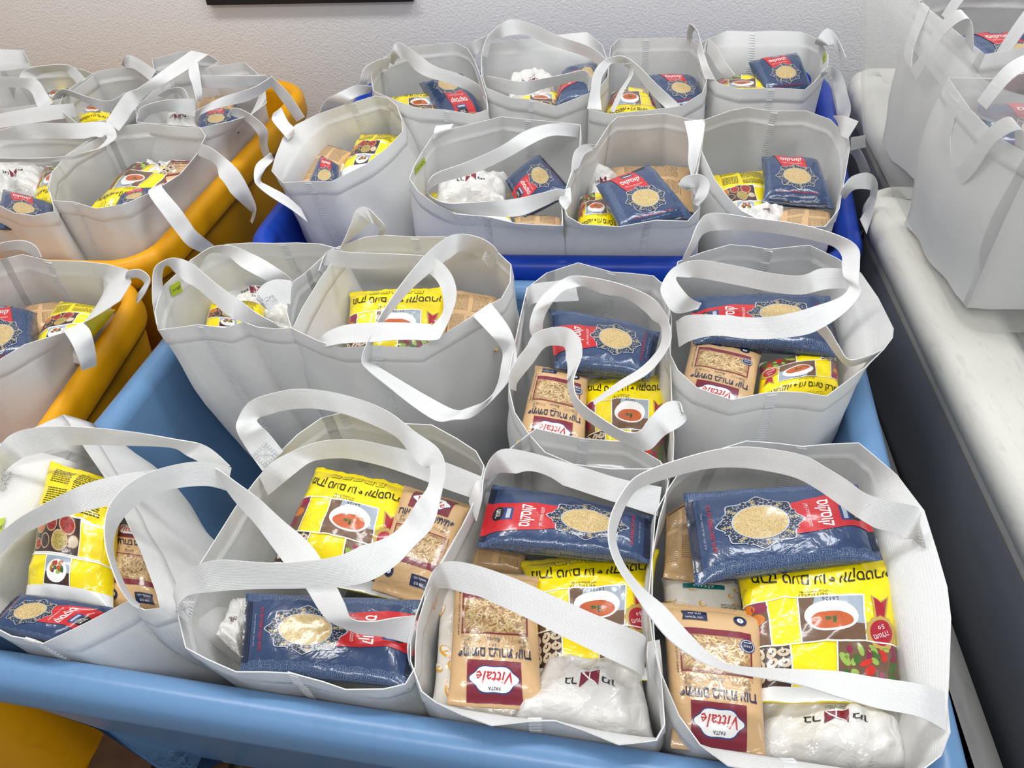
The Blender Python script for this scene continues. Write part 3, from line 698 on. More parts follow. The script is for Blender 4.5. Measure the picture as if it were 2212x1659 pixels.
def pack(kind, quad, z, label, dz=(0, 0, 0, 0), T=None, bend=0, crumple=1, quad3=None):
    """quad: pixels of the face corners p00,p10,p11,p01 (packet frame), z: height of the face, dz per corner"""
    lay, bodym, T0, n, amp = LAY[kind]; T = T or T0; amp *= crumple
    c = [P(x, y, z+d) for (x, y), d in zip(quad, dz)] if quad3 is None else [Vector(q) for q in quad3]
    if (c[1]-c[0]).cross(c[3]-c[0]).z < 0: c = [c[1], c[0], c[3], c[2]]
    eu = ((c[1]-c[0])+(c[2]-c[3]))/2; ev = ((c[3]-c[0])+(c[2]-c[1]))/2; N_ = eu.cross(ev).normalized()
    if N_.z < 0: print('WARN clockwise quad', label); N_ = -N_
    wu, wv = eu.length, ev.length
    xs, hs = section(n, round(T/wu, 2)); seed = len(PK)*3.17+1
    c = [np.array(q) for q in c]; Nn = np.array(N_); T2 = T/2
    G = np.zeros((NV+1, NU+1, 3)); B = np.zeros_like(G)
    for j in range(NV+1):
        v = j/NV; e = max(0, 1-abs(2*v-1)**(5 if kind != 'white' else 2.6))**.5
        if v < .045 or v > .955: e = 0
        else: e = max(0, 1-abs(2*(v-.045)/.91-1)**4)**.55
        wide = 1+.05*(1-e)
        for i in range(NU+1):
            a = .5+.5*xs[i]*wide; h = hs[i]*e
            vv = v; base = (c[0]*(1-a)+c[1]*a)*(1-vv)+(c[3]*(1-a)+c[2]*a)*vv
            p = Vector((a*wu, v*wv, 0))
            nz = noise.noise(Vector((p.x*18+seed, p.y*18, seed)))*1.3+noise.noise(Vector((p.x*45, p.y*45+seed, seed*.7)))*.6
            rg = 1-2*abs(noise.noise(Vector((p.x*14+seed*2, p.y*11, seed*1.3)))); rg2 = 1-2*abs(noise.noise(Vector((p.x*30+seed*2, p.y*22, seed*2.3))))
            dsp = amp*(nz*.55+max(0, rg)**3*.9+max(0, rg2)**3*.45)
            if kind in ('white', 'yellow', 'yellow_back'):
                f_ = 13 if kind == 'white' else 11; q_ = Vector((p.x*f_+seed+.35*nz, p.y*f_, seed)); dd = noise.voronoi(q_)[0]; dsp += (1.5 if kind == 'white' else .75)*amp*(.45-(dd[1]-dd[0]))
                q_ = Vector((p.x*f_*2.3+seed, p.y*f_*2.3, seed)); dd = noise.voronoi(q_)[0]; dsp += (.55 if kind == 'white' else .3)*amp*(.4-(dd[1]-dd[0]))
            endw = math.exp(-min(v, 1-v)/.07); dsp += amp*.9*endw*math.sin(i*1.9+seed)*noise.noise(Vector((i*.5, seed, v*4)))
            top = base+Nn*(-T2+T2*h+.0006+dsp*min(1, hs[i]*2)+bend*math.sin(math.pi*v)*1.0)
            bot = base+Nn*(-T2-T2*h-.0006+dsp*.3*(1-hs[i])+bend*math.sin(math.pi*v))
            if i in (0, NU): bot = top-Nn*.0004
            G[j, i] = top; B[j, i] = bot
    V = [tuple(q) for q in G.reshape(-1, 3)]+[tuple(q) for q in B.reshape(-1, 3)]
    m_ = (NU+1)*(NV+1); F = []; UV = [(i/NU, j/NV) for j in range(NV+1) for i in range(NU+1)]*2
    UV = UV[:m_]+[((-.33*(x)) % 1, y) for x, y in UV[m_:]]
    for j in range(NV):
        for i in range(NU):
            a = j*(NU+1)+i; F.append((a, a+1, a+NU+2)); F.append((a, a+NU+2, a+NU+1)); F.append((m_+a, m_+a+NU+1, m_+a+NU+2, m_+a+1))
    for i in range(NU): a = i; F.append((a, m_+a, m_+a+1, a+1)); a = NV*(NU+1)+i; F.append((a, a+1, m_+a+1, m_+a))
    for j in range(NV): a = j*(NU+1); F.append((a, a+NU+1, m_+a+NU+1, m_+a)); a += NU; F.append((a, m_+a, m_+a+NU+1, a+NU+1))
    nm, cat_ = NAME[kind]
    o = mesh_obj(nm, V, F, bodym, uvs=UV); tag(o, label, cat_, GRP[kind])
    # origin at the base of the packet
    ctr = Vector(np.mean(G.reshape(-1, 3), axis=0)); o.data.transform(Matrix.Translation(-ctr)); o.matrix_world = Matrix.Translation(ctr)
    # printed skin
    gu = np.gradient(G, axis=1); gv = np.gradient(G, axis=0); gn = np.cross(gu, gv); gn /= np.linalg.norm(gn, axis=2, keepdims=True)+1e-12
    v = lay.v; fu = np.clip(v[:, 0]/lay.W*NU, 0, NU-1e-6); fv = np.clip(v[:, 1]/lay.H*NV, 0, NV-1e-6); iu = fu.astype(int); iv = fv.astype(int); a = (fu-iu)[:, None]; b = (fv-iv)[:, None]
    def samp(A): return (A[iv, iu]*(1-a)+A[iv, iu+1]*a)*(1-b)+(A[iv+1, iu]*(1-a)+A[iv+1, iu+1]*a)*b
    def tri(A):
        g00, g10, g01, g11 = A[iv, iu], A[iv, iu+1], A[iv+1, iu], A[iv+1, iu+1]
        return np.where(a >= b, g00+a*(g10-g00)+b*(g11-g10), g00+b*(g01-g00)+a*(g11-g01))
    pos = tri(G); nn = samp(gn); nn /= np.linalg.norm(nn, axis=1, keepdims=True)+1e-12
    if not (N_.dot((Vector(c[1])-Vector(c[0])).cross(Vector(c[3])-Vector(c[0]))) > 0): nn = -nn
    pos = pos+nn*(.0007+.00009*v[:, 2:3])
    pr = mesh_obj('printed_design', pos-np.array(ctr), lay.f, lay.mats, None, fm=lay.fm, normals=nn.tolist()); pr.parent = o
    PK.append(o); return o
# ---------------------------------------------------------------- the bags, traced
GL = 'white tote bags in the light blue tub'; GD = 'white tote bags in the royal blue tub'; GY = 'white tote bags in the back yellow tub'
Z = .685
def S(st, **k):
    k.setdefault('h', .05)
    if 'zs' in k: k.pop('h')
    return (st, k)
# front row, light blue tub
bag('F1', 'white tote bag at the front left corner, leaning left, a spice-bowl packet inside', GL, Z,
    [(136,898),(178,967),(225,1035),(262,1110),(300,1190),(335,1285),(342,1312),(315,1314),(277,1295),(185,1342),(94,1386),(60,1376),(28,1370),(-50,1330),(-90,1200),(-70,1050),(0,960)],
    shift=(.12, .03), k=.86, bulge=.03, seams=[(60,1376)], tagpx=[(-14,1165,-.04),(0,1158,-.04),(12,1118,-.03),(-2,1122,-.03)],
    straps=[S([(-10,1060,30,1060),(-2,1010,8,1025),(2,960,42,993),(47,929,80,980),(141,921,160,962),(263,930,240,962),(375,948,366,966),(446,964,405,985),(497,1007,462,1012)], zs=[0,.02,.04,.05,.06,.06,.06,.05,.04], patch='s'),
            S([(-60,1180,-40,1225),(0,1150,0,1197),(47,1115,47,1157),(117,1077,117,1124),(188,1044,197,1101),(282,1021,290,1080),(366,1014,352,1056),(430,1010,420,1040),(480,1022,470,1050)], zs=[.0,.03,.05,.06,.07,.07,.06,.05,.03]),
            S([(300,1314,302,1306),(282,1302,286,1290),(255,1262,266,1256),(230,1190,246,1199),(226,1133,249,1150),(239,1087,272,1112),(277,1046,310,1080),(329,1018,350,1062),(399,1000,399,1052),(450,998,450,1050),(500,1010,490,1060)], zs=[.01,.02,.04,.06,.07,.075,.08,.08,.075,.06,.04], patch='')])
bag('F2', 'white tote bag, front row, with crossing handles and a navy packet at its front', GL, Z,
    [(740,893,.01),(866,917),(931,920),(984,949),(1025,976),(1042,1007),(1030,1060),(1002,1123),(970,1180),(935,1244),(912,1300),(897,1350),(893,1400),(893,1440),(873,1474),(828,1484),(748,1485),(699,1468),(632,1450),(574,1447),(512,1447),(450,1420),(405,1396),(390,1333),(391,1300),(414,1250),(445,1204),(512,1096),(552,1043),(600,985),(645,940),(695,905)],
    seams=[(640,1452),(748,893)], k=.82, shift=(.02, .03),
    straps=[S([(567,1018,612,975),(530,965,580,935),(511,930,556,912),(514,905,562,902),(538,869,580,896),(583,851,615,886),(645,840,672,882),(717,847,739,893),(784,865,806,918),(842,891,858,945),(895,931,890,985),(945,967,915,1010),(962,1010,930,1010),(955,1060,925,1050),(930,1110,900,1085),(890,1155,850,1130),(830,1185,780,1168),(740,1200,690,1192),(600,1206,560,1200),(460,1214,440,1205)][:14]+[(935,1135,900,1085),(895,1180,862,1142),(850,1225,806,1172),(782,1260,717,1187),(670,1270,600,1204),(550,1272,500,1208),(460,1278,440,1215),(405,1288,392,1243),(385,1320,376,1290),(410,1350,420,1300)], zs=[.0,.03,.055,.06,.07,.08,.085,.085,.08,.08,.08,.08,.085,.085,.09,.09,.09,.09,.085,.08,.07,.05,.03,.0], patch='se'),
            S([(1042,1030,1020,1076),(962,998,962,1056),(895,976,895,1030),(828,961,828,1007),(761,949,761,992),(690,954,717,990),(628,976,672,998),(585,1000,628,1030),(560,1030,579,1070)], zs=[0,.015,.02,.02,.02,.02,.015,.01,.0]),
            S([(425,1010,410,1022),(463,1010,470,1040),(512,1043,512,1088),(561,1079,552,1132),(610,1123,592,1186),(672,1177,625,1230),(717,1248,660,1270),(744,1302,690,1318),(761,1337,717,1345),(806,1342,775,1368),(850,1335,828,1375),(900,1329,886,1391)], zs=[.05,.05,.05,.05,.05,.045,.045,.04,.04,.035,.03,.015]),
            S([(888,1362,908,1357),(880,1400,904,1400),(887,1445,898,1440)], zs=[.01,.0,-.02])])
bag('F3', 'white tote bag, front row, one handle lying diagonally across a tan packet', GL, Z,
    [(1159,928,.012),(1210,940,.005),(1260,950),(1353,957,.005),(1424,998),(1440,1040),(1432,1080),(1420,1120),(1405,1200),(1397,1289),(1400,1340),(1406,1385),(1424,1463),(1431,1563),(1415,1595),(1337,1604),(1260,1572),(1200,1552),(1154,1552),(1063,1563),(1000,1540),(944,1513),(914,1490),(891,1426),(892,1357),(926,1266),(962,1205),(1000,1140),(1030,1080),(1049,1033),(1081,991),(1113,964)],
    seams=[(1165,1552),(1255,948)], k=.84, shift=(-.01, .03),
    straps=[S([(1029,1126,1013,1083),(1040,1080,1030,1040),(1045,1028,1054,1037),(1060,990,1077,1021),(1086,970,1136,1026),(1136,975,1190,1040),(1246,1005,1246,1058),(1337,1033,1337,1088),(1429,1052,1420,1115)], zs=[-.01,.01,.02,.035,.045,.045,.04,.03,.01]),
            S([(915,1310,925,1320),(922,1266,935,1275),(939,1229,960,1270),(962,1213,985,1275),(1017,1218,1040,1293),(1109,1248,1109,1321),(1200,1289,1200,1367),(1292,1330,1292,1412),(1383,1367,1365,1449),(1395,1385,1390,1460)], zs=[-.01,.01,.02,.03,.035,.04,.04,.035,.02,.0]),
            S([(1400,1386,1424,1382),(1398,1420,1428,1420),(1405,1466,1432,1462)], zs=[.01,.01,-.02])])
bag('F4', 'wide open white tote bag at the front right corner with long looping handle', GL, Z,
    [(1614,955,.01),(1680,960,.005),(1734,967),(1790,962,.005),(1854,959,.01),(1935,1027),(1993,1103),(2020,1190),(2042,1267),(2050,1334),(2046,1450),(2042,1521),(2048,1579),(2028,1628),(1993,1655),(1900,1672),(1780,1672),(1680,1668),(1574,1650),(1516,1606),(1471,1544),(1433,1455),(1418,1383),(1413,1300),(1413,1200),(1420,1107),(1449,1054),(1467,1027),(1500,1000),(1538,978)],
    seams=[(1740,966),(1720,1672)], k=.80, shift=(-.02, .03),
    straps=[S([(2002,1183,1970,1178),(1990,1140,1975,1165),(1984,1098,1945,1160),(1939,1085,1895,1143),(1872,1067,1850,1116),(1828,1036,1806,1085),(1783,1009,1761,1054),(1739,985,1716,1031),(1672,971,1650,1016),(1601,965,1583,1009),(1538,973,1516,1014),(1471,991,1449,1031),(1405,1014,1390,1050),(1360,1042,1365,1069),(1322,1106,1345,1106),(1314,1165,1330,1160),(1331,1220,1347,1216),(1366,1275,1388,1270),(1402,1330,1435,1310),(1449,1385,1480,1360),(1516,1430,1530,1410),(1583,1452,1583,1438),(1716,1477,1716,1446),(1806,1504,1806,1450),(1895,1530,1895,1464),(1984,1548,1984,1477),(2042,1578,2040,1495)], zs=[0,.02,.03,.045,.055,.06,.065,.07,.07,.07,.07,.07,.07,.07,.07,.07,.07,.07,.07,.065,.06,.055,.05,.04,.03,.02,.0], patch='s')])
# second row, light blue tub
Z2 = .71
bag('M1', 'tall white tote bag, left end of second row, with a lime tag inside', GL, Z2,
    [(344,711),(429,699),(486,706),(527,693),(560,705),(600,708),(631,706),(650,665),(690,600),(735,540),(689,528),(640,526),(591,527),(540,526),(490,529),(450,540),(415,561),(388,588),(358,615),(345,645),(338,672)],
    seams=[(433,700),(600,526)], k=.90, shift=(.09, .02), bulge=.02, zb=.16, tagpx=[(372,640,-.03),(394,629,-.03),(387,606,-.02),(367,618,-.02)],
    straps=[S([(338,700,356,690),(330,655,356,645),(329,615,350,605),(333,581,354,578),(351,564,366,575),(378,557,381,591),(412,568,422,629),(466,612,473,669),(523,652,510,690),(554,676,554,704),(591,696,608,710)], zs=[-.03,.0,.02,.04,.05,.06,.05,.04,.03,.02,.01]),
            S([(415,560,430,580),(456,534,452,548),(500,531,489,551),(557,554,523,578),(608,585,574,605),(631,605,608,620)], zs=[.01,.03,.05,.05,.04,.02]),
            S([(630,606,626,690),(598,603,620,692),(572,612,604,686),(557,628,582,672),(553,645,566,660)], zs=[.03,.035,.035,.03,.03], patch='e'),
            S([(733,540,745,528),(757,487,780,498),(768,455,800,480),(790,447,806,484),(814,468,818,490),(833,491,820,500),(828,508,812,512)], zs=[.0,.04,.06,.065,.05,.03,.0])])
bag('M2', 'tall white tote bag in second row, long handle hanging down its front', GL, Z2,
    [(700,555),(716,540),(750,528),(787,514),(824,509),(895,513),(956,513),(1010,518),(1057,531),(1101,572),(1099,610),(1081,643),(1057,656),(1020,680),(960,718),(905,749),(838,746),(811,744),(736,749),(689,734),(632,707),(622,672),(625,643),(635,609),(662,590)],
    seams=[(812,745),(893,513)], k=.86, shift=(.03, .02), bulge=.02, zb=.16,
    straps=[S([(688,585,700,600),(709,541,696,575),(753,545,770,580),(838,548,838,580),(898,551,885,575),(940,558,915,582),(968,582,940,602),(983,612,952,622),(985,645,958,649),(973,683,956,676),(955,722,935,702),(939,735,925,700),(871,734,871,697),(804,739,804,697),(743,742,743,703),(710,748,700,722),(700,750,691,738)], zs=[0,.02,.03,.035,.035,.04,.04,.04,.035,.03,.02,.02,.02,.015,.01,.0,-.01], patch='s'),
            S([(1074,560,1062,585),(1074,541,1055,545),(1047,518,1030,533),(1006,506,1000,538),(973,509,968,560),(932,538,930,588),(898,575,888,625),(865,616,855,663),(838,656,829,695),(817,690,811,724),(797,730,800,764),(782,771,797,781),(790,795,803,784),(838,835,854,815),(888,875,922,855),(942,909,979,884),(979,907,1010,882),(1023,899,1054,862),(1081,845,1074,832),(1108,805,1082,794),(1116,761,1084,754),(1101,710,1047,710),(1060,654,1020,682)], zs=[0,.02,.04,.05,.055,.055,.05,.045,.04,.03,.02,.0,-.01,-.02,-.04,-.05,-.05,-.05,-.04,-.03,-.02,.0,.01], patch='s')])
bag('M3', 'white tote bag third in the second row, handles curling over couscous and pasta', GL, Z2-.02,
    [(1249,569,.01),(1320,589),(1365,592,.004),(1410,597),(1432,617),(1447,684),(1445,765),(1447,847),(1452,949),(1450,1000),(1400,1010),(1320,1010),(1240,1000),(1180,975),(1147,938),(1115,890),(1103,840),(1103,806),(1110,765),(1117,733),(1128,680),(1141,623),(1182,591)],
    seams=[(1325,590)], k=.84, shift=(.0, .02),
    straps=[S([(1135,640,1140,665),(1147,615,1155,655),(1198,607,1200,652),(1240,600,1250,650)], zs=[0,.01,.015,.01]),
            S([(1160,745,1175,740),(1145,715,1172,700),(1148,680,1186,664),(1165,648,1215,631),(1194,619,1240,622),(1231,597,1263,619),(1288,601,1300,634),(1345,615,1350,643),(1400,638,1390,670),(1430,665,1410,690),(1446,700,1428,705),(1449,735,1428,741),(1430,772,1410,770),(1398,808,1380,798),(1345,838,1335,826),(1283,874,1282,866)], zs=[.0,.03,.045,.055,.06,.065,.065,.06,.055,.05,.045,.04,.03,.03,.03,.03]),
            S([(1101,840,1115,845),(1101,806,1118,825),(1118,775,1150,785),(1137,750,1170,757),(1155,721,1185,747),(1194,707,1210,747),(1231,710,1222,755),(1253,733,1222,790),(1257,766,1225,815),(1245,800,1226,828),(1239,825,1230,850),(1248,860,1246,888),(1288,895,1288,922),(1345,930,1345,955),(1380,932,1398,973),(1402,905,1434,942),(1434,872,1468,922),(1466,867,1482,908),(1474,890,1480,900)], zs=[0,.02,.03,.04,.05,.055,.055,.055,.05,.045,.04,.04,.04,.04,.045,.05,.055,.055,.05])])
bag('M4', 'white tote bag, right end of second row, oval handle rings above it', GL, Z2-.01,
    [(1467,566,.0),(1520,546),(1577,530),(1620,533),(1662,540),(1748,531),(1805,558),(1857,590),(1894,643),(1927,709),(1925,728),(1906,753),(1866,792),(1784,853),(1735,845),(1687,843),(1646,847),(1581,861),(1507,835),(1467,798),(1451,765),(1448,704),(1450,640),(1458,600)],
    seams=[(1668,841),(1662,540)], k=.86, shift=(-.01, .015), bulge=.02,
    straps=[S([(1475,590,1487,600),(1475,560,1487,562),(1491,525,1504,530),(1510,480,1520,505),(1540,460,1555,497),(1630,471,1620,498),(1731,485,1700,508),(1813,509,1790,528),(1853,534,1817,550),(1857,570,1819,575),(1855,610,1822,596),(1858,636,1835,618),(1829,672,1813,643),(1780,706,1752,664),(1731,725,1700,678),(1630,733,1630,686),(1548,725,1550,680),(1495,735,1490,680),(1467,750,1460,690)], zs=[.0,.04,.07,.09,.10,.10,.10,.10,.10,.10,.095,.09,.085,.08,.075,.065,.05,.03,.0]),
            S([(1508,668,1515,655),(1459,676,1491,643),(1434,647,1467,615),(1428,618,1461,598),(1455,578,1485,600),(1508,562,1508,600),(1589,574,1589,615),(1670,591,1670,631),(1731,595,1731,636),(1772,580,1784,625),(1821,580,1829,623),(1850,585,1850,622)], zs=[.03,.05,.06,.06,.06,.06,.055,.05,.05,.055,.06,.065]),
            S([(1770,700,1765,715),(1788,708,1782,733),(1813,749,1805,765),(1833,776,1830,790),(1870,770,1860,785),(1906,755,1895,770)], zs=[.03,.03,.02,.01,.005,.0])])
# front row, royal blue tub
ZB = .71
bag('B1', 'white tote bag at left front of royal blue tub, leaning left', GD, ZB,
    [(613,393),(664,390),(715,391),(789,354),(836,317),(867,285),(866,260),(855,228),(836,212),(809,208),(749,226),(684,248),(640,270),(613,297),(598,335),(589,368)],
    seams=[(666,390),(762,222)], k=.92, shift=(.11, .03), bulge=.016, zb=.22,
    straps=[S([(591,245,607,232),(588,260,622,262),(612,290,634,275),(622,302,636,290)], zs=[.03,.02,.01,.0]),
            S([(585,330,592,345),(554,355,587,350),(549,388,571,368),(560,405,563,390),(585,425,581,402),(628,452,618,422),(665,480,650,450)], zs=[.0,.01,.0,-.01,-.02,-.04,-.06])])
bag('B2', 'white tote bag in royal blue tub, lime tag at left, sagging front handle', GD, ZB,
    [(938,292),(980,278),(1022,268),(1083,253),(1140,259),(1208,265),(1252,270),(1250,321),(1238,360),(1218,412),(1211,439),(1213,486),(1165,484),(1116,481),(1052,466),(985,461),(938,437),(905,412),(887,385),(897,358),(914,328)],
    seams=[(1050,466),(1136,258)], k=.9, shift=(.0, .015), tagpx=[(897,378,-.02),(918,352,-.02),(917,340,-.012),(897,362,-.012)],
    straps=[S([(936,300,946,300),(938,282,980,272),(942,272,980,268)], zs=[0,.01,.012]),
            S([(921,420,930,425),(924,398,921,415),(941,375,951,395),(1005,351,1022,375),(1073,321,1090,344),(1125,288,1157,307),(1165,272,1191,294),(1210,266,1225,294),(1252,270,1252,297)], zs=[0,.03,.045,.05,.05,.045,.04,.02,.0]),
            S([(921,415,930,430),(940,430,950,446),(971,439,985,459),(1039,436,1050,466),(1106,430,1120,467),(1174,416,1174,446),(1205,408,1204,432),(1222,410,1215,440)], zs=[0,.01,.02,.025,.03,.03,.03,.02]),
            S([(1212,412,1232,405),(1208,435,1234,432),(1222,455,1232,440)], zs=[.01,.01,.0])])
bag('B3', 'white tote bag in the royal blue tub holding a big tilted navy couscous packet', GD, ZB,
    [(1335,253),(1386,250),(1436,246),(1487,258),(1521,264),(1514,314),(1507,350),(1500,385),(1510,410),(1507,450),(1484,476),(1416,474),(1338,488),(1257,483),(1228,466),(1217,432),(1237,370),(1261,331),(1288,317),(1303,293),(1318,270)],
    seams=[(1400,476)], k=.9, shift=(.0, .015),
    straps=[S([(1234,372,1250,362),(1240,330,1262,335),(1262,312,1278,326),(1286,313,1290,324)], zs=[.0,.02,.02,.0]),
            S([(1478,262,1524,258),(1487,304,1518,300),(1487,350,1506,352),(1495,385,1500,372)], zs=[.01,.01,.01,.0]),
            S([(1490,412,1497,405),(1467,402,1488,404),(1480,382,1500,404),(1512,377,1506,408),(1532,395,1506,415),(1526,425,1500,430),(1507,445,1497,440)], zs=[.01,.04,.05,.05,.045,.03,.01])])
bag('B4', 'white tote bag at the right front of the royal blue tub, handles flopping outward', GD, ZB,
    [(1524,259),(1578,240),(1615,233),(1673,241),(1740,240),(1791,258),(1831,297),(1833,321),(1818,405),(1810,450),(1781,488),(1735,487),(1686,483),(1640,472),(1605,455),(1575,425),(1545,385),(1511,311)],
    seams=[(1674,241)], k=.9, shift=(-.01, .015),
    straps=[S([(1812,268,1800,250),(1830,262,1818,248),(1855,262,1822,250)][:1]+[(1815,290,1822,250),(1832,300,1855,262)], zs=[.0,.02,.02]),
            S([(1838,297,1838,325),(1868,292,1870,318)], zs=[-.02,-.05]),
            S([(1815,420,1825,430),(1821,405,1841,412),(1841,381,1858,408),(1875,373,1878,410),(1895,392,1880,415),(1892,432,1872,449),(1872,506,1858,473)], zs=[0,.03,.04,.03,.0,-.04,-.10], patch=''),
            S([(1840,300,1835,330),(1862,330,1848,345),(1880,370,1862,385)], zs=[-.05,-.08,-.12])])
# back row, royal blue tub
bag('R1', 'white tote bag at back left of royal blue tub, handle slanting over it', GD, ZB,
    [(840,118),(890,101),(935,97),(981,92),(1008,105),(1022,128),(1035,162),(1049,209),(1051,236),(1022,246),(965,236),(904,233),(857,216),(809,196),(803,162),(820,135)],
    seams=[(960,236)], k=.92,
    straps=[S([(842,135,850,140),(846,112,860,125),(860,91,878,138),(904,118,900,154),(938,142,925,167),(988,159,971,180),(1032,182,1010,196),(1045,205,1036,218)], zs=[0,.03,.05,.055,.055,.05,.03,.0]),
            S([(776,185,790,188),(779,170,795,172),(789,145,799,159),(816,130,819,149),(842,124,838,150)], zs=[-.01,.01,.03,.03,.01]),
            S([(689,245,700,252),(698,225,730,232),(712,211,750,220),(740,196,765,212),(769,184,780,206),(803,186,800,200)], zs=[-.02,.0,.02,.03,.02,.0]),
            S([(1005,98,1022,128),(1025,88,1035,112),(1055,76,1052,96)], zs=[.0,.02,.02])])
bag('R2', 'white tote bag at back of royal blue tub, tallest arched handle above it', GD, ZB,
    [(1046,95),(1106,88),(1170,80),(1235,73),(1268,70),(1299,98),(1312,135),(1311,165),(1296,185),(1275,199),(1201,228),(1147,214),(1100,209),(1052,189),(1042,159),(1042,118)],
    seams=[(1148,214)], k=.92,
    straps=[S([(1042,120,1052,125),(1050,85,1062,90),(1079,54,1082,80),(1106,41,1120,76),(1147,51,1160,88),(1208,78,1215,106),(1275,101,1270,125),(1312,130,1304,150)], zs=[0,.03,.05,.055,.05,.04,.02,.0]),
            S([(1048,165,1055,185),(1059,165,1063,189),(1123,176,1123,206),(1174,169,1174,192),(1225,159,1225,179),(1262,152,1262,176),(1281,172,1272,199)], zs=[0,.015,.025,.03,.03,.03,.01])])
bag('R3', 'white tote bag at back of royal blue tub, handle looped over yellow packet', GD, ZB,
    [(1338,84),(1396,84),(1445,82),(1490,84),(1511,101),(1517,135),(1524,175),(1515,200),(1470,228),(1409,236),(1318,245),(1275,236),(1278,203),(1315,145),(1322,101)],
    seams=[(1396,84)], k=.92,
    straps=[S([(1268,235,1300,238),(1276,195,1296,200),(1282,160,1301,165),(1295,138,1318,140),(1318,124,1335,137),(1349,122,1352,137),(1382,145,1372,158),(1419,182,1405,200),(1470,228,1440,236)], zs=[0,.03,.045,.05,.055,.055,.05,.03,.0]),
            S([(1352,137,1348,142),(1365,140,1357,148),(1367,160,1358,165),(1347,198,1336,200),(1326,243,1318,240)], zs=[.04,.04,.03,.02,.0]),
            S([(1484,84,1496,84),(1485,64,1496,72),(1490,51,1504,64),(1506,66,1512,90),(1515,95,1506,110),(1530,140,1512,135),(1545,172,1522,170)], zs=[.0,.03,.045,.04,.03,.02,.0])])
bag('R4', 'white tote bag at back right of royal blue tub, navy packet standing up', GD, ZB,
    [(1517,91),(1571,67),(1625,69),(1673,67),(1730,69),(1770,88),(1787,118),(1786,142),(1757,176),(1738,192),(1679,189),(1598,191),(1554,179),(1531,155),(1518,125)],
    seams=[(1628,69),(1665,189)], k=.92, tagpx=[(1778,138,-.012),(1784,128,-.012),(1783,112,-.004),(1777,120,-.004)],
    straps=[S([(1520,112,1530,120),(1530,84,1524,111),(1548,101,1538,128),(1568,135,1552,152),(1588,162,1575,170)], zs=[.0,.02,.025,.02,.01]),
            S([(1760,95,1770,98),(1764,84,1786,98),(1787,61,1800,98),(1808,81,1812,110),(1828,125,1815,140)], zs=[0,.03,.045,.03,.0]),
            S([(1772,168,1778,165),(1776,155,1788,158),(1794,142,1798,165),(1818,162,1800,185),(1831,203,1806,215),(1838,236,1810,245),(1828,270,1812,262)], zs=[0,.02,.02,.0,-.03,-.06,-.09])])
# yellow tubs
ZY = .71
bag('Y1', 'white tote bag at the left edge in the near yellow tub', 'white tote bags in the yellow tubs', ZY,
    [(47,551),(101,564),(176,566),(230,572),(273,583),(281,610),(257,649),(203,683),(138,716),(51,743),(0,774),(-60,800),(-140,760),(-160,680),(-100,600),(0,562)],
    seams=[(105,565)], k=.92, shift=(-.03, 0), zb=.2,
    straps=[S([(270,600,280,606),(277,585,283,602),(304,583,298,600),(324,602,312,612),(314,632,300,632),(297,656,294,649)], zs=[0,.02,.03,.02,.0,-.03]),
            S([(138,716,178,696),(155,742,196,716),(172,782,206,760),(176,800,208,790)], zs=[.01,.005,-.02,-.04]),
            S([(-40,560,-20,565),(-20,532,0,545),(40,519,35,539),(75,530,62,545),(90,555,75,556)], zs=[.0,.03,.05,.04,.02])])
bag('Y2', 'white tote bag in back yellow tub, two handles hanging over the rim', 'white tote bags in the yellow tubs', ZY,
    [(250,273),(324,267),(375,270),(429,275),(442,294),(422,334),(388,375),(331,412),(270,439),(209,449),(162,435),(115,432),(105,405),(112,375),(145,335),(190,305),(225,285)],
    seams=[(160,435),(370,270)], k=.9, zb=.2, shift=(.01, .01),
    straps=[S([(331,405,355,395),(321,419,351,405),(354,466,388,449),(380,500,410,480),(405,530,425,500),(439,547,462,530)], zs=[.0,.01,-.02,-.05,-.08,-.12]),
            S([(425,330,418,345),(436,312,428,336),(473,331,466,356),(517,371,480,398),(550,436,533,449),(552,463,545,460),(545,483,541,478)], zs=[.0,.02,.01,-.02,-.08,-.11,-.14], patch='')])
bag('Y3', 'white tote bag at left edge, back yellow tub, broad handle across it', 'white tote bags in the yellow tubs', ZY,
    [(115,456),(74,464),(34,459),(0,442),(-60,420),(-110,370),(-80,310),(0,285),(80,280),(160,285),(215,295),(150,330),(110,372),(103,405)],
    k=.9, zb=.2, shift=(-.01, 0),
    straps=[S([(-10,283,-10,302),(68,267,101,300),(150,266,160,300),(230,265,203,299),(252,292,232,296),(235,310,215,318),(203,324,180,338),(135,338,110,350),(60,342,40,350),(-10,341,-10,350)], zs=[.03,.035,.035,.03,.03,.03,.03,.02,.02,.01])])
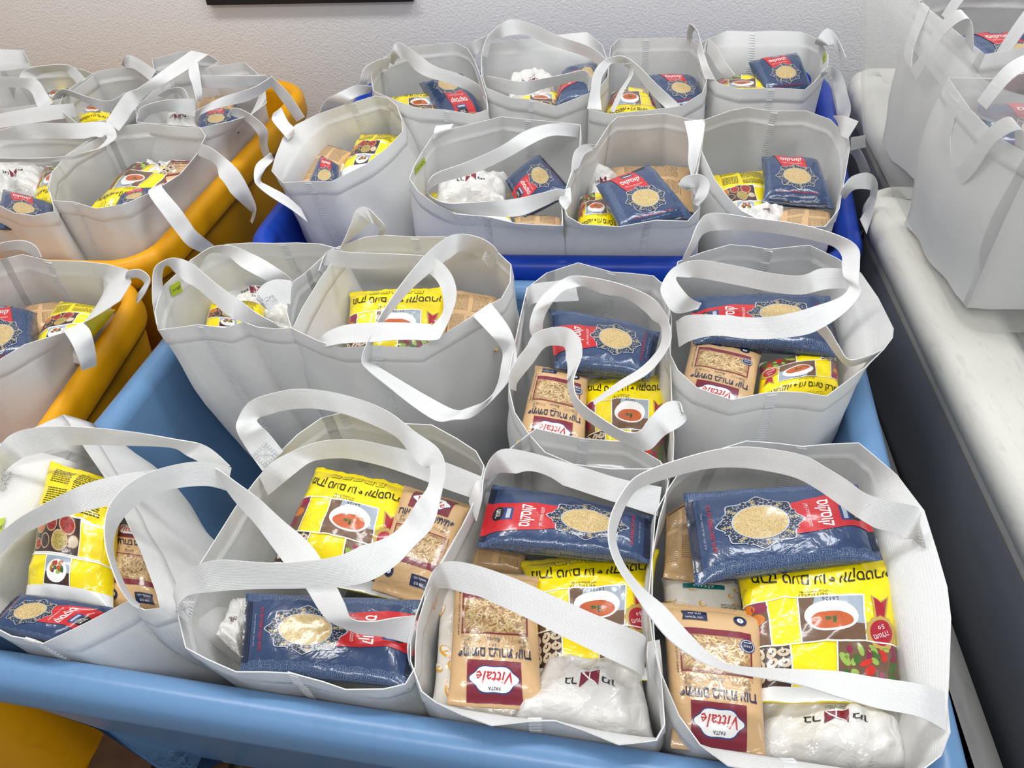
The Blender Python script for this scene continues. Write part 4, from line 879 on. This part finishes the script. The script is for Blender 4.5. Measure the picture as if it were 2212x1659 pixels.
bag('Y4', 'white tote bag at back right of yellow tub, tangled handles on top', 'white tote bags in the yellow tubs', ZY,
    [(430,150),(479,142),(527,135),(554,159),(570,190),(574,222),(540,248),(493,262),(432,275),(371,272),(297,262),(295,225),(315,190),(360,160)],
    k=.92, zb=.2,
    straps=[S([(490,250,500,255),(506,233,500,250),(540,246,532,262),(577,280,557,290),(578,314,562,317),(587,348,570,340)], zs=[0,.02,.01,-.02,-.06,-.10]),
            S([(580,160,584,180),(587,165,587,189),(625,203,612,222),(658,253,641,263)], zs=[.04,.03,-.01,-.06]),
            S([(587,165,584,189),(547,189,540,216),(490,206,473,233),(455,222,440,245),(422,240,422,257)], zs=[.04,.045,.045,.03,.01]),
            S([(422,162,429,189),(506,164,506,189),(574,162,580,178)], zs=[.03,.04,.04]),
            S([(297,257,305,266),(305,232,325,248),(358,216,365,240),(422,213,422,253)], zs=[.0,.02,.03,.01]),
            S([(338,206,358,211),(365,192,381,199),(395,191,395,214),(410,216,398,218)], zs=[0,.02,.02,.0]),
            S([(415,110,450,118),(405,115,446,125),(338,162,371,172),(297,192,314,206),(270,203,287,243),(228,263,257,283)], zs=[.05,.055,.06,.055,.05,.03]),
            S([(408,140,426,128),(408,162,430,150),(415,182,434,180),(422,206,436,206),(425,218,430,220)], zs=[.05,.04,.03,.02,.01])])
bag('Y5', 'white tote bag in the middle at the back of the back yellow tub', 'white tote bags in the yellow tubs', ZY,
    [(209,155),(250,148),(287,145),(338,159),(345,180),(311,215),(243,257),(169,266),(128,232),(140,200),(169,180)],
    k=.92, zb=.2,
    straps=[S([(262,140,275,146),(270,124,272,146),(287,121,292,150),(338,152,324,174)], zs=[.0,.03,.03,.01]),
            S([(111,213,128,226),(135,192,145,206),(189,209,189,223),(236,218,236,243),(270,199,290,216)], zs=[.0,.02,.03,.03,.01])])
bag('Y6', 'white tote bag at the far left of the back yellow tub', 'white tote bags in the yellow tubs', ZY,
    [(47,148),(90,143),(135,142),(180,152),(203,162),(170,185),(140,210),(80,225),(0,235),(-60,220),(-70,180),(0,155)],
    k=.92, zb=.2,
    straps=[S([(-10,165,-10,189),(51,168,47,189),(82,174,68,200),(100,200,80,228),(115,222,90,240)], zs=[.02,.03,.03,.02,.0]),
            S([(-5,246,0,277),(84,230,84,264),(159,223,165,252)], zs=[.01,.02,.01]),
            S([(40,176,76,182),(51,152,84,162),(101,141,108,156),(152,142,142,156),(186,172,172,186)], zs=[.0,.02,.03,.02,.0])])
bag('Y7', 'white tote bag behind at the wall in the back yellow tub', 'white tote bags in the yellow tubs', ZY,
    [(330,128),(392,112),(448,118),(470,132),(440,150),(380,158),(335,150)], k=.95, zb=.2)
bag('Y8', 'white tote bag rim at the far left edge by the wall', 'white tote bags in the yellow tubs', ZY,
    [(-60,112),(0,107),(48,109),(62,135),(20,150),(-60,155)], k=.95, zb=.2)
# ---------------------------------------------------------------- contents
NTH = {'F1': 'front-left bag', 'F2': 'second front-row bag', 'F3': 'third front-row bag', 'F4': 'front-right bag', 'M1': 'leftmost bag of the second row', 'M2': 'second-row bag with the hanging handle', 'M3': 'third bag of the second row', 'M4': 'rightmost bag of the second row',
       'B1': 'leftmost front bag of the royal blue tub', 'B2': 'second front bag of the royal blue tub', 'B3': 'third front bag of the royal blue tub', 'B4': 'right front bag of the royal blue tub',
       'R1': 'back-left bag of the royal blue tub', 'R2': 'second back bag of the royal blue tub', 'R3': 'third back bag of the royal blue tub', 'R4': 'back-right bag of the royal blue tub',
       'Y1': 'near yellow tub\'s bag', 'Y2': 'right front bag of the back yellow tub', 'Y3': 'left front bag of the back yellow tub', 'Y4': 'back right bag of the back yellow tub', 'Y5': 'middle back bag of the back yellow tub', 'Y6': 'far left bag of the back yellow tub'}
LOOK = {'blue': 'navy couscous packet', 'yellow': 'yellow soup powder bag', 'yellow_back': 'yellow bag with spice bowls', 'pasta': 'tan pasta packet', 'pasta_back': 'tan packet showing its printed back', 'white': 'white plastic pouch', 'flour': 'white and orange flour bag'}
def K(b, kind, quad, z, dz=(0, 0, 0, 0), how='', **kw):
    pack(kind, quad, z, (how or LOOK[kind])+' in the '+NTH[b], dz, **kw)
# front row
K('F4', 'white', [(1960,1478),(1650,1445),(1625,1665),(1975,1665)], .625, crumple=1.0)
K('F4', 'flour', [(1440,1330),(1610,1335),(1600,1240),(1435,1232)], .60)
K('F4', 'pasta_back', [(1436,1235),(1505,1245),(1500,1060),(1440,1100)], .62, T=.03, how='brown side of a packet behind the navy one')
K('F4', 'yellow', [(1940,1172),(1598,1195),(1640,1500),(1950,1500)], .66, T=.045)
K('F4', 'pasta', [(1645,1303),(1437,1283),(1458,1600),(1658,1622)], .665)
K('F4', 'blue', [(1480,1052),(1505,1243),(1915,1188),(1860,1032)], .685)
K('F3', 'flour', [(1140,1555),(935,1515),(955,1225),(1150,1235)], .63, crumple=2, T=.025)
K('F3', 'white', [(1385,1425),(1190,1395),(1100,1540),(1420,1590)], .645, crumple=1.1)
K('F3', 'yellow', [(1420,1165),(1130,1192),(1160,1450),(1400,1450)], .64, T=.05)
K('F3', 'pasta_back', [(1015,1225),(1130,1235),(1135,1185),(1022,1165)], .60, T=.03, how='small brown packet edge under the navy one')
K('F3', 'pasta', [(1158,1226),(982,1214),(966,1506),(1168,1518)], .66)
K('F3', 'blue', [(1408,1198),(1412,1100),(1062,1032),(1029,1162)], .68)
K('F2', 'white', [(520,1420),(470,1375),(495,1290),(540,1290)], .62, T=.02, how='crumpled end of a white pouch')
K('F2', 'yellow', [(882,1030),(680,988),(575,1215),(850,1275)], .66, T=.05)
K('F2', 'pasta', [(800,1255),(932,1295),(1015,1072),(872,1030)], .67)
K('F2', 'blue', [(525,1272),(512,1438),(880,1472),(912,1288)], .682, T=.028)
K('F1', 'yellow_back', [(30,1300),(218,1318),(240,1025),(92,980)], .66, dz=(0,0,.03,.03), T=.05)
K('F1', 'pasta', [(212,1305),(350,1320),(330,1120),(228,1105)], .64, how='tan pasta packet with its rice window')
K('F1', 'blue', [(30,1272),(-40,1350),(120,1380),(250,1305)], .675, T=.028)
# second row
K('M1', 'white', [(470,690),(660,690),(640,590),(470,600)], .60)
K('M1', 'yellow_back', [(432,705),(560,725),(565,640),(452,635)], .63)
K('M2', 'blue', [(900,800),(900,735),(735,735),(735,800)], .62, how='navy packet edge')
K('M2', 'pasta_back', [(1075,735),(1080,630),(965,612),(945,740)], .64)
K('M2', 'yellow', [(960,602),(752,612),(735,790),(950,790)], .645, dz=(.02,.02,-.03,-.03), T=.06)
K('M3', 'flour', [(1290,985),(1440,985),(1440,870),(1290,880)], .58)
K('M3', 'yellow', [(1445,790),(1262,798),(1270,1000),(1432,1000)], .64)
K('M3', 'pasta', [(1270,792),(1158,770),(1116,942),(1262,970)], .655)
K('M3', 'blue', [(1405,797),(1428,702),(1185,652),(1198,775)], .675)
K('M4', 'yellow', [(1638,870),(1822,852),(1810,740),(1650,765)], .65)
K('M4', 'pasta', [(1648,741),(1500,712),(1465,850),(1622,890)], .66)
K('M4', 'blue', [(1820,750),(1798,625),(1495,628),(1500,722)], .675)
# royal blue tub, front
K('B1', 'white', [(715,410),(830,400),(810,330),(720,340)], .62)
K('B1', 'pasta_back', [(640,400),(700,395),(765,315),(700,295)], .645)
K('B1', 'yellow_back', [(725,372),(825,362),(872,275),(778,272)], .655)
K('B1', 'blue', [(655,410),(735,405),(730,345),(692,325)], .665, T=.03, how='navy packet corner')
K('B2', 'yellow_back', [(925,470),(1105,470),(1095,400),(930,400)], .62)
K('B2', 'white', [(1095,362),(945,368),(938,430),(1095,430)], .64)
K('B2', 'pasta_back', [(1110,520),(1215,520),(1212,455),(1112,452)], .63)
K('B2', 'blue', [(1236,400),(1165,322),(1090,378),(1130,455)], .665, dz=(.0,.02,.0,-.02))
K('B3', 'pasta_back', [(1500,440),(1325,420),(1318,345),(1490,343)], .62)
K('B3', 'white', [(1270,440),(1340,440),(1335,365),(1268,360)], .63)
K('B3', 'yellow', [(1240,505),(1350,505),(1325,400),(1256,408)], .645)
K('B3', 'blue', [(1345,488),(1500,455),(1403,342),(1292,384)], .675, dz=(-.0,.0,.02,.02), T=.035)
K('B4', 'yellow_back', [(1560,480),(1690,480),(1652,350),(1535,362)], .64)
K('B4', 'white', [(1600,500),(1700,500),(1695,445),(1610,445)], .64)
K('B4', 'pasta_back', [(1685,510),(1800,505),(1798,440),(1688,438)], .65)
K('B4', 'blue', [(1655,415),(1805,428),(1768,322),(1652,318)], .675, dz=(0,0,.01,.01), T=.05)
# royal blue tub, back
K('R1', 'pasta_back', [(975,260),(1045,262),(1042,225),(975,225)], .655)
K('R1', 'yellow', [(955,190),(845,195),(850,255),(960,255)], .65)
K('R1', 'blue', [(995,140),(905,160),(955,248),(1046,235)], .67, T=.05)
K('R2', 'yellow', [(1215,185),(1110,185),(1110,235),(1220,240)], .64)
K('R2', 'white', [(1200,155),(1100,158),(1095,205),(1200,205)], .65)
K('R2', 'blue', [(1312,195),(1295,122),(1215,135),(1200,205)], .67, T=.05)
K('R3', 'yellow', [(1300,258),(1435,258),(1400,172),(1325,182)], .655)
K('R3', 'blue', [(1440,225),(1528,215),(1500,150),(1405,145)], .67, T=.045)
K('R4', 'yellow', [(1545,210),(1680,212),(1670,155),(1545,158)], .655)
K('R4', 'blue', [(1660,195),(1762,185),(1725,98),(1625,118)], .68, dz=(-.02,-.02,.02,.02), T=.045)
# yellow tubs
K('Y1', 'white', [(55,770),(160,760),(190,720),(60,720)], .63)
K('Y1', 'pasta_back', [(50,720),(130,700),(130,640),(45,645)], .64)
K('Y1', 'yellow_back', [(50,765),(170,712),(236,648),(120,634)], .66)
K('Y1', 'blue', [(-60,810),(60,755),(62,645),(-60,635)], .67, T=.06)
K('Y2', 'white', [(400,345),(290,345),(280,395),(400,395)], .64, how='white pouch with logo')
K('Y2', 'pasta', [(330,405),(400,385),(425,338),(365,332)], .65)
K('Y2', 'yellow', [(172,452),(300,450),(402,345),(290,333)], .655)
K('Y2', 'blue', [(240,452),(330,428),(335,396),(262,408)], .67, T=.03)
K('Y3', 'white', [(-20,420),(90,420),(90,345),(-20,350)], .64)
K('Y3', 'yellow', [(60,440),(120,440),(185,345),(90,345)], .65)
K('Y3', 'blue', [(-10,480),(115,480),(108,425),(0,395)], .67)
K('Y4', 'white', [(340,285),(430,285),(430,235),(345,230)], .64)
K('Y4', 'pasta_back', [(418,240),(500,240),(500,198),(425,198)], .64)
K('Y4', 'blue', [(420,285),(510,272),(512,225),(430,225)], .665)
K('Y5', 'yellow', [(165,265),(245,260),(240,220),(170,222)], .65)
K('Y5', 'blue', [(270,262),(320,262),(345,190),(305,185)], .66, T=.03)
K('Y6', 'yellow', [(90,235),(160,225),(150,178),(95,190)], .655)
# ---------------------------------------------------------------- translucent box on the lidded tub
def frosted():
    m_ = bpy.data.materials.new('frosted_clear_plastic'); m_.use_nodes = True; nt = m_.node_tree; N = nt.nodes; L = nt.links
    b = N['Principled BSDF']; b.inputs['Base Color'].default_value = (.93, .93, .92, 1); b.inputs['Roughness'].default_value = .3
    tl = N.new('ShaderNodeBsdfTranslucent'); tl.inputs[0].default_value = (.9, .9, .89, 1)
    rf = N.new('ShaderNodeBsdfRefraction'); rf.inputs['Roughness'].default_value = .22; rf.inputs['IOR'].default_value = 1.12; rf.inputs['Color'].default_value = (.97, .97, .96, 1)
    tp = N.new('ShaderNodeBsdfTransparent'); tp.inputs[0].default_value = (.99, .99, .985, 1)
    def mx(f, a, c):
        q = N.new('ShaderNodeMixShader'); q.inputs[0].default_value = f; L.new(a, q.inputs[1]); L.new(c, q.inputs[2]); return q.outputs[0]
    s = mx(.5, b.outputs[0], tl.outputs[0]); t = mx(.08, tp.outputs[0], rf.outputs[0]); s = mx(.80, s, t)
    L.new(s, N['Material Output'].inputs['Surface']); return m_
M_FR = frosted()
bz = .655; bc = [(.709, .905), (1.30, .835), (1.38, 1.50), (.79, 1.585)]
bx = empty('storage_box', (1.04, 1.2, bz)); tag(bx, 'large frosted clear plastic box holding white bags, at the right edge', 'box')
pb = rounded_path(bc, .05); pr_ = rounded_path([(.655, .94), (1.37, .85), (1.45, 1.58), (.73, 1.68)], .07); RZ = 1.015
def mixpath(t, off=0): return [(a[0].lerp(b[0], t)+a[1].lerp(b[1], t).normalized()*off) for a, b in zip(pb, pr_)]
V = []; F = []; kk = len(pb); rows = [(0, -.03, bz), (0, -.006, bz+.003), (.02, 0, bz+.012), (.12, .004, bz+.05)]+[(t, .006, bz+(RZ-bz)*t) for t in (.3, .5, .7, .85, 1)]
for t, off, z in rows: V += [(p.x, p.y, z) for p in mixpath(t, off)]
for i in range(len(rows)-1):
    for j in range(kk): a = i*kk+j; b = i*kk+(j+1) % kk; F.append((a, b, b+kk, a+kk))
F.append(list(range(kk))[::-1]); mesh_obj('wall', V, F, M_FR, bx)
V = []; F = []; an = list(range(180, -120, -25))
for a in an: V += [(p.x, p.y, RZ+.02*math.sin(math.radians(a))) for p in mixpath(1, .028+.022*math.cos(math.radians(a)))]
for i in range(len(an)-1):
    for j in range(kk): a = i*kk+j; b = i*kk+(j+1) % kk; F.append((b, a, a+kk, b+kk))
mesh_obj('rolled_rim', V, F, M_FR, bx)
GB = 'white bags inside the clear box'
def rimrect(x0, y0, x1, y1, z, sd):
    r = random.Random(sd); pts = []
    for a, b in ((0, 0), (.33, -.03), (.66, -.02), (1, 0), (1.04, .35), (1.03, .7), (1, 1), (.66, 1.04), (.33, 1.02), (0, 1), (-.03, .66), (-.03, .33)):
        pts.append((x0+(x1-x0)*(a+r.uniform(-.03, .03)), y0+(y1-y0)*(b+r.uniform(-.03, .03)), z+r.uniform(-.01, .01)))
    return pts
def wstrap(root, pts, zrel=0):
    """strap through world points with horizontal width direction"""
    sm = catmull(pts, 8); V = []; UV = []; u = 0
    for i, s in enumerate(sm):
        p = Vector(s[:3]); wd = Vector(s[3:6]).normalized()*.0155
        for j in range(5): V.append(p+wd*(j/2-1)); UV.append((u, .03*j/4))
        if i+1 < len(sm): u += (Vector(sm[i+1][:3])-p).length
    F = [(i*5+j, i*5+j+1, i*5+j+6, i*5+j+5) for i in range(len(sm)-1) for j in range(4)]
    thick_sheet('handle', V, F, M_STRAP, root, UV, .0013)
for key, lab, r, zt in (('X1', 'blurred white bag in the clear box, nearest its front corner', (.74, .95, 1.0, 1.22), .93), ('X2', 'blurred white bag in the clear box, toward the back wall', (.81, 1.27, 1.06, 1.53), .95), ('X3', 'white bag in the clear box, at the right edge of the photograph', (1.04, .92, 1.28, 1.3), 1.0)):
    rt = bag(key, lab, GB, zt, rimrect(*r, zt, hash(key[1])%7 if 0 else int(key[1])), zb=bz+.006, k=.94, world=True)
    x0, y0, x1, y1 = r
    for (yy, sx, hh) in ((y0+.02, 0, .09), (y1-.04, 1, .05)):
        wstrap(rt, [(x0+.04, yy, zt-.03, 0, 1, 0), (x0+.06, yy-.01, zt+hh*.6, 0, 1, .2), (x0+(x1-x0)*.4, yy-.02, zt+hh, .1, 1, .5), (x0+(x1-x0)*.7, yy, zt+hh*.7, 0, 1, .4), (x1-.04, yy, zt-.02, 0, 1, 0)])
wstrap(BAGS['X1'], [(.738, .99, .92, 0, 1, .1), (.722, 1.0, .96, 0, 1, .1), (.715, 1.03, .93, .1, 1, .3), (.718, 1.06, .86, 0, 1, .4), (.724, 1.10, .82, 0, 1, .2), (.722, 1.15, .86, 0, 1, -.3), (.725, 1.17, .92, 0, 1, 0)])
wstrap(BAGS['X2'], [(.806, 1.31, .94, 0, 1, .1), (.785, 1.32, .99, 0, 1, .1), (.775, 1.36, .95, .1, 1, .3), (.775, 1.40, .86, 0, 1, .4), (.778, 1.45, .88, 0, 1, -.2), (.80, 1.48, .95, 0, 1, 0)])
NTH.update({'X1': 'clear box\'s front bag', 'X2': 'clear box\'s rear bag', 'X3': 'clear box\'s right-hand bag'})
def KW(b, kind, c, how=''): pack(kind, None, 0, (how or LOOK[kind])+' in the '+NTH[b], quad3=c)
KW('X1', 'blue', [(.76, 1.10, .87), (.93, 1.06, .87), (.96, 1.19, .90), (.80, 1.21, .90)])
KW('X1', 'pasta', [(.78, .97, .86), (.88, .97, .86), (.89, 1.09, .88), (.79, 1.10, .88)])
KW('X2', 'blue', [(.86, 1.30, .90), (1.0, 1.30, .90), (1.0, 1.46, .91), (.86, 1.47, .91)])
KW('X3', 'pasta', [(1.06, .96, .96), (1.17, .95, .96), (1.18, 1.13, .98), (1.07, 1.14, .98)])
bpy.context.view_layer.update()
